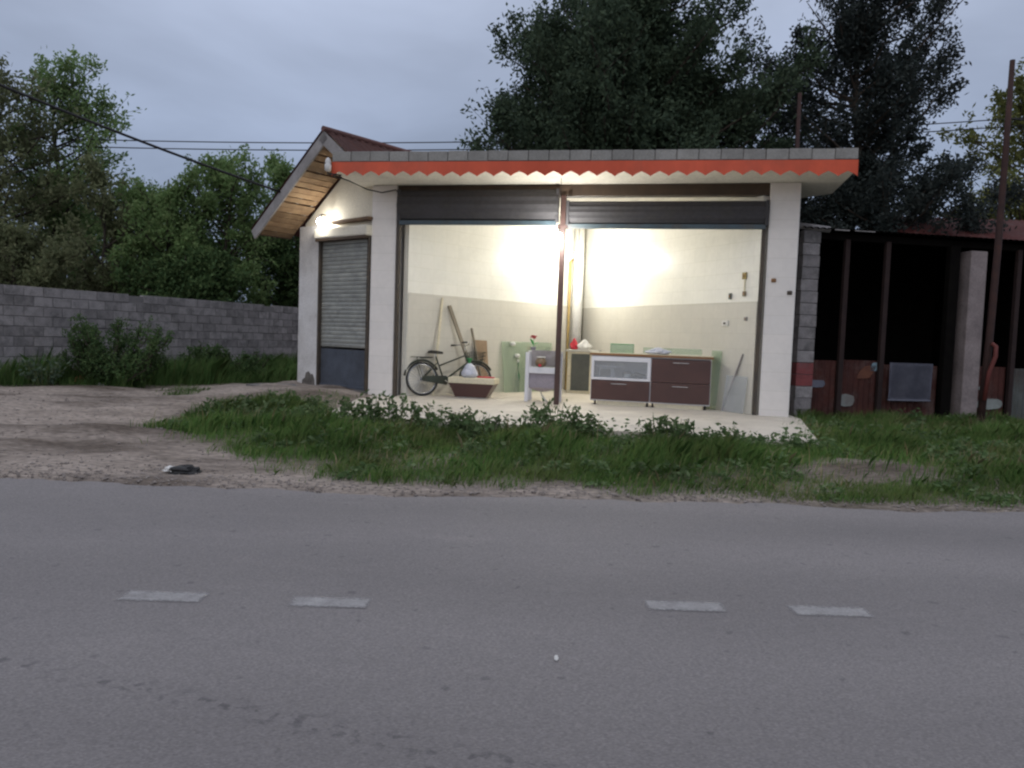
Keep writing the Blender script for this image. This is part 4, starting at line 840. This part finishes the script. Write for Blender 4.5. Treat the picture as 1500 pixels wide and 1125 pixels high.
def dry(m):
    t = m.node_tree; L = t.links.new; b = t.nodes['Principled BSDF']; old = b.inputs['Base Color'].links[0].from_socket; tr = [n for n in t.nodes if n.type == 'BSDF_TRANSLUCENT'][0]
    tc = N(t, 'ShaderNodeTexCoord'); nz = N(t, 'ShaderNodeTexNoise'); nz.inputs['Scale'].default_value = 1.1; nz.inputs['Detail'].default_value = 4; L(tc.outputs['Object'], nz.inputs['Vector'])
    mr = N(t, 'ShaderNodeMapRange'); L(nz.outputs['Fac'], mr.inputs['Value']); mr.inputs['From Min'].default_value = .47; mr.inputs['From Max'].default_value = .68; mr.inputs['To Max'].default_value = .5
    mx = N(t, 'ShaderNodeMix', data_type='RGBA'); L(mr.outputs[0], mx.inputs['Factor']); L(old, mx.inputs['A']); mx.inputs['B'].default_value = (.17, .165, .07, 1)
    L(mx.outputs['Result'], b.inputs['Base Color']); L(mx.outputs['Result'], tr.inputs['Color'])
dry(M_grass)
def h_main(x, y):   # taller against the concrete edge, trodden low by the road
    return np.clip(.42 + .55 * sstep(6.6, 8.2, y - .18 * np.maximum(-x, 0) + .1 * fnoise(x, y, 1.5)), .3, 1.1) * np.where(x > 4.2, .85, 1) * (1 - .42 * np.exp(-((y - (9.66 - .18 * x)) / .45) ** 2) * (x < 4.2) * (x > -2.9))
V = np.concatenate([blades(POLY_MAIN, 420000, .12, .30, 1, HOLE, h_main), blades(POLY_MAIN, 220000, .04, .12, 4, HOLE)])
gx, gy = X.reshape(-1), Y.reshape(-1); jx = gx + .18 * fnoise(gx, gy, 3.1, 2); jy = gy + .18 * fnoise(gx, gy, 3.7, 5)
tw = ((inpoly(jx, jy, POLY_MAIN) & ~inpoly(jx, jy, HOLE)) | inpoly(jx, jy, POLY_BACK)).astype(np.float32).reshape(ny, nx)
for _ in range(3): tw = (tw + np.roll(tw, 1, 0) + np.roll(tw, -1, 0) + np.roll(tw, 1, 1) + np.roll(tw, -1, 1)) / 5
tw = tw.reshape(-1) * np.clip(.75 + .5 * fnoise(gx, gy, 2.3, 4), .2, 1).astype(np.float32)
at = ground.data.attributes.new('turf', 'FLOAT', 'POINT'); at.data.foreach_set('value', tw)
def turf_soil():
    t = M_dirt.node_tree; L = t.links.new; b = t.nodes['Principled BSDF']; old = b.inputs['Base Color'].links[0].from_socket
    a = N(t, 'ShaderNodeAttribute'); a.attribute_name = 'turf'; mx = N(t, 'ShaderNodeMix', data_type='RGBA'); sc_ = N(t, 'ShaderNodeMath', operation='MULTIPLY'); L(a.outputs['Fac'], sc_.inputs[0]); sc_.inputs[1].default_value = .8
    L(sc_.outputs[0], mx.inputs['Factor']); L(old, mx.inputs['A']); mx.inputs['B'].default_value = (.075, .075, .04, 1); L(mx.outputs['Result'], b.inputs['Base Color'])
turf_soil()
o = np_mesh('verge_grass', V, 5, M_grass); o['kind'] = 'stuff'; o['label'] = 'long green roadside grass in front of the concrete floor'; o['category'] = 'grass'
V = np.concatenate([blades(POLY_BACK, 100000, .2, .6, 2), blades(POLY_TUFT, 2500, .06, .15, 9), blades([(-4.3, 11.9), (-2.7, 11.0), (-2.55, 13.2), (-2.75, 12.9), (-3.6, 12.2)], 3000, .05, .16, 12)])
o = np_mesh('wall_grass', V, 5, leaf_mat('dark_grass_blade', (.065, .135, .04), (.095, .17, .05), (.14, .18, .065), .35)); o['kind'] = 'stuff'; o['label'] = 'dense dark grass along the foot of the block wall'; o['category'] = 'grass'
def straw():
    g = np.random.default_rng(17); V = blades(POLY_MAIN, 16000, .12, .36, 19, HOLE, h_main)
    o = np_mesh('dry_straw', V, 5, leaf_mat('straw', (.22, .19, .10), (.28, .24, .13), (.34, .30, .18), .3)); o['kind'] = 'stuff'; o['label'] = 'dry straw stems scattered through the roadside grass'; o['category'] = 'straw'
straw()
def stones():
    g = np.random.default_rng(5); n = 9500
    x = g.uniform(-9, 9, n); y = edge_y(x) + np.abs(g.normal(0, .35, n)) - .03
    m = n // 3; x[:m] = g.uniform(-9, -2.2, m); y[:m] = g.uniform(6.4, 13, m)
    r = np.minimum(np.exp(g.normal(-4.8, .5, n)), .024); z = terr(x, y) + r * .25
    base = np.array([(1, 0, 0), (0, 1, 0), (-1, 0, 0), (0, -1, 0), (0, 0, 1), (0, 0, -1)], float)
    F = [(0, 1, 4), (1, 2, 4), (2, 3, 4), (3, 0, 4), (1, 0, 5), (2, 1, 5), (3, 2, 5), (0, 3, 5)]
    a = g.uniform(0, 6.28, n); jit = g.uniform(.6, 1.3, (n, 6, 3)); v = base[None] * jit * r[:, None, None]
    vx = v[..., 0] * np.cos(a)[:, None] - v[..., 1] * np.sin(a)[:, None]; vy = v[..., 0] * np.sin(a)[:, None] + v[..., 1] * np.cos(a)[:, None]
    v = np.stack([vx + x[:, None], vy + y[:, None], v[..., 2] * .6 + z[:, None]], -1)
    tri = v[:, np.array(F)].reshape(-1, 3, 3)
    o = np_mesh('gravel', tri, 3, M_stone); o['kind'] = 'stuff'; o['label'] = 'loose gravel along the edge of the asphalt'; o['category'] = 'gravel'
stones()

# ------------------------------------------------------------------ leafy plants and trees
def leaf_quads(c, d, L, wd, g):
    """c centres (n,3), d unit directions; rhombic leaves with a slight fold"""
    n = len(c); r = g.normal(size=(n, 3)); s = np.cross(d, r); s /= np.linalg.norm(s, axis=1, keepdims=True) + 1e-9
    up = np.cross(s, d); L = L[:, None]; wd = wd[:, None]
    return np.stack([c - d * L * .5, c + s * wd * .5 - up * wd * .1, c + d * L * .5 + up * L * -.08, c - s * wd * .5 - up * wd * .1], 1)
def weed(name, lb, x, y, h, n, seed, m, spread=.22, group=None):
    g = np.random.default_rng(seed); z = float(terr(x, y)); e = empty(name, (x, y, z), 0, lb, 'weed', group)
    st = g.uniform(4, 7); ns = int(n / 14) + 3; Vs = []; bm = bmesh.new()
    for k in range(ns):
        a = g.uniform(0, 6.28); hh = h * g.uniform(.55, 1.05); sp = spread * g.uniform(.3, 1)
        b0 = np.array([.05 * math.cos(a), .05 * math.sin(a), -.02]); b1 = np.array([sp * math.cos(a), sp * math.sin(a), hh])
        tube(bm, [b0, (b0 + b1) / 2 + np.array([0, 0, hh * .12]), b1], [.006, .005, .003], 4, False)
        t = g.uniform(.3, 1.02, 15)[:, None]; c = b0 + (b1 - b0) * t + g.normal(0, .03, (15, 3)); d = g.normal(0, 1, (15, 3)) + np.array([math.cos(a) * .4, math.sin(a) * .4, .1]); d /= np.linalg.norm(d, axis=1, keepdims=True)
        Vs.append(leaf_quads(c, d, g.uniform(.05, .11, 15), g.uniform(.025, .055, 15), g))
    ob('stems', bm, M_weedstem, e); np_mesh('foliage', np.concatenate(Vs), 4, m, e)
M_weedstem = mat('weed_stem', (.10, .12, .05), None, rough=.8)
M_weed = leaf_mat('weed_leaf', (.075, .13, .05), (.11, .17, .07), (.17, .22, .11), .3)
wg = 'leafy weeds along the front edge of the concrete floor'
wl_ = [(-1.75, 9.80, .42), (-1.45, 9.7, .46), (-1.1, 9.6, .36), (-2.1, 9.9, .34), (.25, 9.35, .38), (.55, 9.3, .46), (.85, 9.2, .36), (1.75, 9.1, .40), (2.0, 9.05, .33), (-3.2, 10.6, .40), (-2.9, 10.9, .32), (-.35, 8.7, .34), (-.6, 9.45, .28)]
WL_ = ['tall leafy weed at the concrete edge in front of the bicycle', 'tallest leafy weed at the concrete edge, in front of the brown box', 'short leafy weed at the concrete edge right of the brown box', 'low leafy weed at the concrete edge below the left pillar',
       'leafy weed at the concrete edge left of the centre post', 'tall leafy weed right in front of the centre post', 'low leafy weed right of the centre post at the concrete edge', 'tall leafy weed at the concrete edge in front of the cabinet', 'short leafy weed beside the tall one in front of the cabinet',
       'tall leafy weed in the grass beyond the left corner of the concrete', 'short leafy weed near the dark apron of the roller door', 'lone leafy weed out in the grass before the brown box', 'smallest leafy weed at the concrete edge before the green glass']
for k, (x, y, h) in enumerate(wl_):
    weed('leafy_weed', WL_[k], x, y, h, 90, 40 + k, M_weed, .2, wg)
def ground_weeds():
    g = np.random.default_rng(23); n = 900; P = np.array(POLY_MAIN); lo, hi = P.min(0), P.max(0); hi[0] = 9
    x = g.uniform(lo[0], hi[0], n); y = g.uniform(lo[1], hi[1], n); k = inpoly(x, y, POLY_MAIN) & ~inpoly(x, y, HOLE) & (fnoise(x, y, 1.9, 6) > -.1); x, y = x[k], y[k]
    ex = g.uniform(-4.0, 3.6, 150); ey = 9.55 - .18 * ex - np.abs(g.normal(0, .28, 150)); kk = (fnoise(ex, ey, 1.4, 9) > -.25) ; tall = np.concatenate([np.zeros(len(x)), np.ones(kk.sum())]); x = np.concatenate([x, ex[kk]]); y = np.concatenate([y, ey[kk]])
    C, D = [], []
    for a, b, tl_ in zip(x, y, tall):
        m_ = int(g.integers(18, 46)); r = g.uniform(.08, .2); th = g.uniform(0, 6.28, m_); rr = r * np.sqrt(g.random(m_)); h = g.uniform(.14, .34) if tl_ else g.uniform(.08, .28) * float(h_main(np.array(a), np.array(b)))
        z = float(terr(a, b)) + h * (1 - (rr / r) ** 2 * .7) * g.uniform(.6, 1.1, m_)
        C.append(np.stack([a + rr * np.cos(th), b + rr * np.sin(th), z], -1)); D.append(np.stack([np.cos(th), np.sin(th), g.normal(.1, .4, m_)], -1))
    C = np.concatenate(C); D = np.concatenate(D); D /= np.linalg.norm(D, axis=1, keepdims=True)
    o = np_mesh('ground_weeds', leaf_quads(C, D, g.uniform(.04, .09, len(C)), g.uniform(.02, .042, len(C)), g), 4, M_weed); o['kind'] = 'stuff'; o['label'] = 'low broadleaf weeds mixed through the roadside grass'; o['category'] = 'weeds'
ground_weeds()
M_dkweed = leaf_mat('dark_weed_leaf', (.055, .10, .04), (.075, .125, .048), (.11, .155, .06), .3)
weed('pale_weed', 'broad grey-green weed clump in front of the block wall', -8.75, 14.3, .55, 260, 71, leaf_mat('grey_weed', (.07, .11, .07), (.10, .14, .09), (.13, .17, .11), .3), .5)

def tree(name, lb, base, H, cx, cz, rx, ry, rz, nlimb, ntwig, nleaf, Ls, m, seed, trunk_r, upw=.6, sig=.2, cat='tree', group=None, h0=.25, shell=.45, tl=.16):
    g = np.random.default_rng(seed); e = empty(name, base, 0, lb, cat, group); bm = bmesh.new()
    top = np.array([cx, 0, cz + rz * .75]); pts = [np.array([0., 0, -.1])]; rad = [trunk_r * 1.25]
    for k in range(1, 7):
        t = k / 6; pts.append(top * t + np.array([g.normal(0, .02) * H * .5, g.normal(0, .02) * H * .5, 0]) * (1 if k < 6 else 0)); rad.append(trunk_r * (1 - .85 * t))
    tube(bm, pts, rad, 8); PT = np.array(pts)
    twA, twB = [], []
    for i in range(nlimb):
        d = g.normal(size=3); d /= np.linalg.norm(d); d[2] = d[2] * .9 + .1
        rr = (shell + (1 - shell) * g.random()) ** .7
        end = np.array([cx, 0, cz]) + d * rr * np.array([rx, ry, rz]) * g.uniform(.85, 1.08)
        zt = max(H * h0 * .6, end[2] - g.uniform(.25, .55) * (abs(end[0]) + abs(end[1]) + 1.0)); t = min(.95, zt / top[2]); f = t * 6; k = min(5, int(f)); st = PT[k] + (PT[k + 1] - PT[k]) * (f - k)
        mid = (st + end) / 2 + np.array([0, 0, -.06 * np.linalg.norm(end - st)]) + g.normal(0, .12, 3)
        lr = trunk_r * (1 - .8 * t) * .45 + .012
        tube(bm, [st, mid, end], [lr, lr * .6, .010], 5, False)
        for j in range(ntwig):
            s = g.uniform(.25, 1.0); p = (1 - s) ** 2 * st + 2 * s * (1 - s) * mid + s * s * end
            o = p - np.array([cx, 0, cz]); o /= np.linalg.norm(o) + 1e-6
            dd = o * .7 + g.normal(0, .55, 3) + np.array([0, 0, upw]); dd /= np.linalg.norm(dd)
            q = p + dd * H * tl * g.uniform(.4, 1.1) * .6
            twA.append(p); twB.append(q)
            if j % 2 == 0: tube(bm, [p, q], [.010, .005], 3, False)
    ob('trunk', bm, M_bark, e, smooth=True)
    A_ = np.array(twA); B_ = np.array(twB); wgt = g.gamma(2., 1., len(A_)); wgt /= wgt.sum()
    ii = g.choice(len(A_), nleaf, p=wgt); t = g.beta(1.6, 1.0, nleaf)[:, None]
    c = A_[ii] + (B_[ii] - A_[ii]) * t * 1.05 + g.normal(0, sig, (nleaf, 3)) * (1.15 - .75 * t)
    d = (B_[ii] - A_[ii]); d /= np.linalg.norm(d, axis=1, keepdims=True); d = d * .6 + g.normal(0, .6, (nleaf, 3)) + np.array([0, 0, -.15]); d /= np.linalg.norm(d, axis=1, keepdims=True)
    np_mesh('crown', leaf_quads(c, d, g.uniform(.7, 1.3, nleaf) * Ls, g.uniform(.35, .55, nleaf) * Ls, g), 4, m, e)
M_dark = leaf_mat('dark_leaf', (.05, .075, .048), (.064, .092, .057), (.088, .118, .07), .3)
M_dark2 = leaf_mat('blackish_leaf', (.032, .042, .04), (.04, .05, .046), (.058, .066, .058), .25)
M_mid = leaf_mat('mid_leaf', (.14, .225, .085), (.175, .26, .10), (.24, .31, .13), .45)
M_olive = leaf_mat('olive_leaf', (.145, .17, .088), (.18, .20, .105), (.23, .24, .13), .45)
M_yel = leaf_mat('yellowish_leaf', (.11, .13, .04), (.14, .155, .05), (.2, .2, .07), .3)
bg = 'trees behind the block wall'
tree('broadleaf_tree', 'huge dense dark tree rising behind the shop roof', (3.05, 22.5, .1), 13.5, 0, 6.4, 5.0, 4.0, 6.6, 300, 18, 430000, .15, M_dark, 115, .34, 1.0, .24, shell=.15, tl=.14)
tree('slender_tree', 'tall sparse blackish tree with sky gaps behind the dark shed', (9.3, 22.2, .1), 13, .2, 8.0, 3.5, 2.6, 5.4, 64, 12, 60000, .125, M_dark2, 12, .2, 1.0, .17, shell=.2)
tree('low_tree', 'dark bushy tree behind the shed roof below the sparse tree', (9.9, 20.8, .1), 7, 0, 4.2, 3.2, 2.0, 2.4, 44, 11, 44000, .125, M_dark2, 13, .15, .5, .22)
tree('yellowing_tree', 'yellow-green tree behind the red hut roof', (16.2, 25, .1), 10, 0, 6.0, 3.2, 2.5, 3.8, 44, 11, 22000, .17, M_yel, 14, .17, .6, .2)
tree('poplar_tree', 'tall olive poplar with loose crown above the block wall', (-15.2, 22.6, .1), 9.6, 0, 5.0, 3.0, 2.3, 3.9, 60, 12, 19000, .15, M_olive, 21, .16, .85, .18)
tree('poplar_tree', 'green leafy poplar top standing behind the olive one', (-14.6, 24.5, .1), 9.4, 0, 6.2, 2.4, 1.9, 3.2, 44, 11, 13000, .15, M_mid, 22, .15, .85, .18)
tree('young_tree', 'thin brownish young tree with bare gaps beside the tall poplar', (-12.2, 22.8, .1), 6.1, 0, 3.4, 1.5, 1.3, 2.5, 30, 10, 9000, .14, M_olive, 23, .09, .9, .16)
tree('young_tree', 'slim light green young tree between the brownish tree and the bushy ones', (-11.7, 24.2, .1), 6.2, 0, 3.6, 1.5, 1.2, 2.7, 40, 11, 10000, .13, M_mid, 33, .08, 1.1, .17)
tree('bushy_tree', 'green bushy tree with pointed shoots behind the block wall, beside the brownish one', (-10.3, 22.9, .1), 6.2, 0, 3.4, 1.6, 1.5, 2.8, 48, 12, 17000, .14, M_mid, 24, .1, 1.0, .16)
tree('bushy_tree', 'tallest green bushy tree of the row behind the block wall', (-8.9, 23.6, .1), 6.9, 0, 3.7, 1.8, 1.5, 3.1, 52, 12, 20000, .14, M_mid, 25, .1, 1.0, .16)
tree('bushy_tree', 'green bushy tree touching the wooden eave of the shop', (-7.7, 26.2, .1), 7.3, 0, 3.9, 2.0, 1.5, 3.3, 52, 12, 20000, .15, M_mid, 26, .1, 1.0, .17)
tree('bushy_tree', 'dark low bushy tree under the wooden eave', (-7.2, 25.4, .1), 5.6, 0, 3.2, 1.9, 1.2, 2.3, 44, 11, 20000, .15, M_dkweed, 27, .1, .7, .18)
tree('dark_undergrowth', 'dark undergrowth mass directly behind the block wall', (-9.4, 22.0, .1), 3.8, 0, 2.2, 2.2, .7, 1.4, 44, 10, 20000, .14, M_dkweed, 28, .07, .6, .18, cat='bush')
tree('dark_undergrowth', 'brownish undergrowth below the tall poplar behind the wall', (-13.8, 21.2, .1), 4.4, 0, 2.5, 2.6, 1.1, 1.6, 44, 10, 13000, .14, M_olive, 29, .07, .6, .18, cat='bush')
tree('wall_bush', 'loose dark green bush growing in front of the block wall', (-7.75, 14.95, .05), 1.7, 0, .55, 1.15, .6, .62, 50, 10, 15000, .07, M_dkweed, 30, .02, 2.2, .07, cat='bush', h0=.02, tl=.42)
tree('wall_bush', 'small grassy bush at the foot of the block wall beside the shop column', (-6.35, 17.2, .05), 1.0, 0, .4, 1.3, .6, .42, 40, 9, 9000, .07, M_dkweed, 31, .015, 2.2, .07, cat='bush', h0=.02, tl=.4)
tree('far_tree', 'distant dark tree behind the olive poplar', (-20, 34, .1), 8, 0, 4.2, 7, 3, 3.4, 60, 11, 26000, .22, M_dkweed, 32, .2, .6, .3)
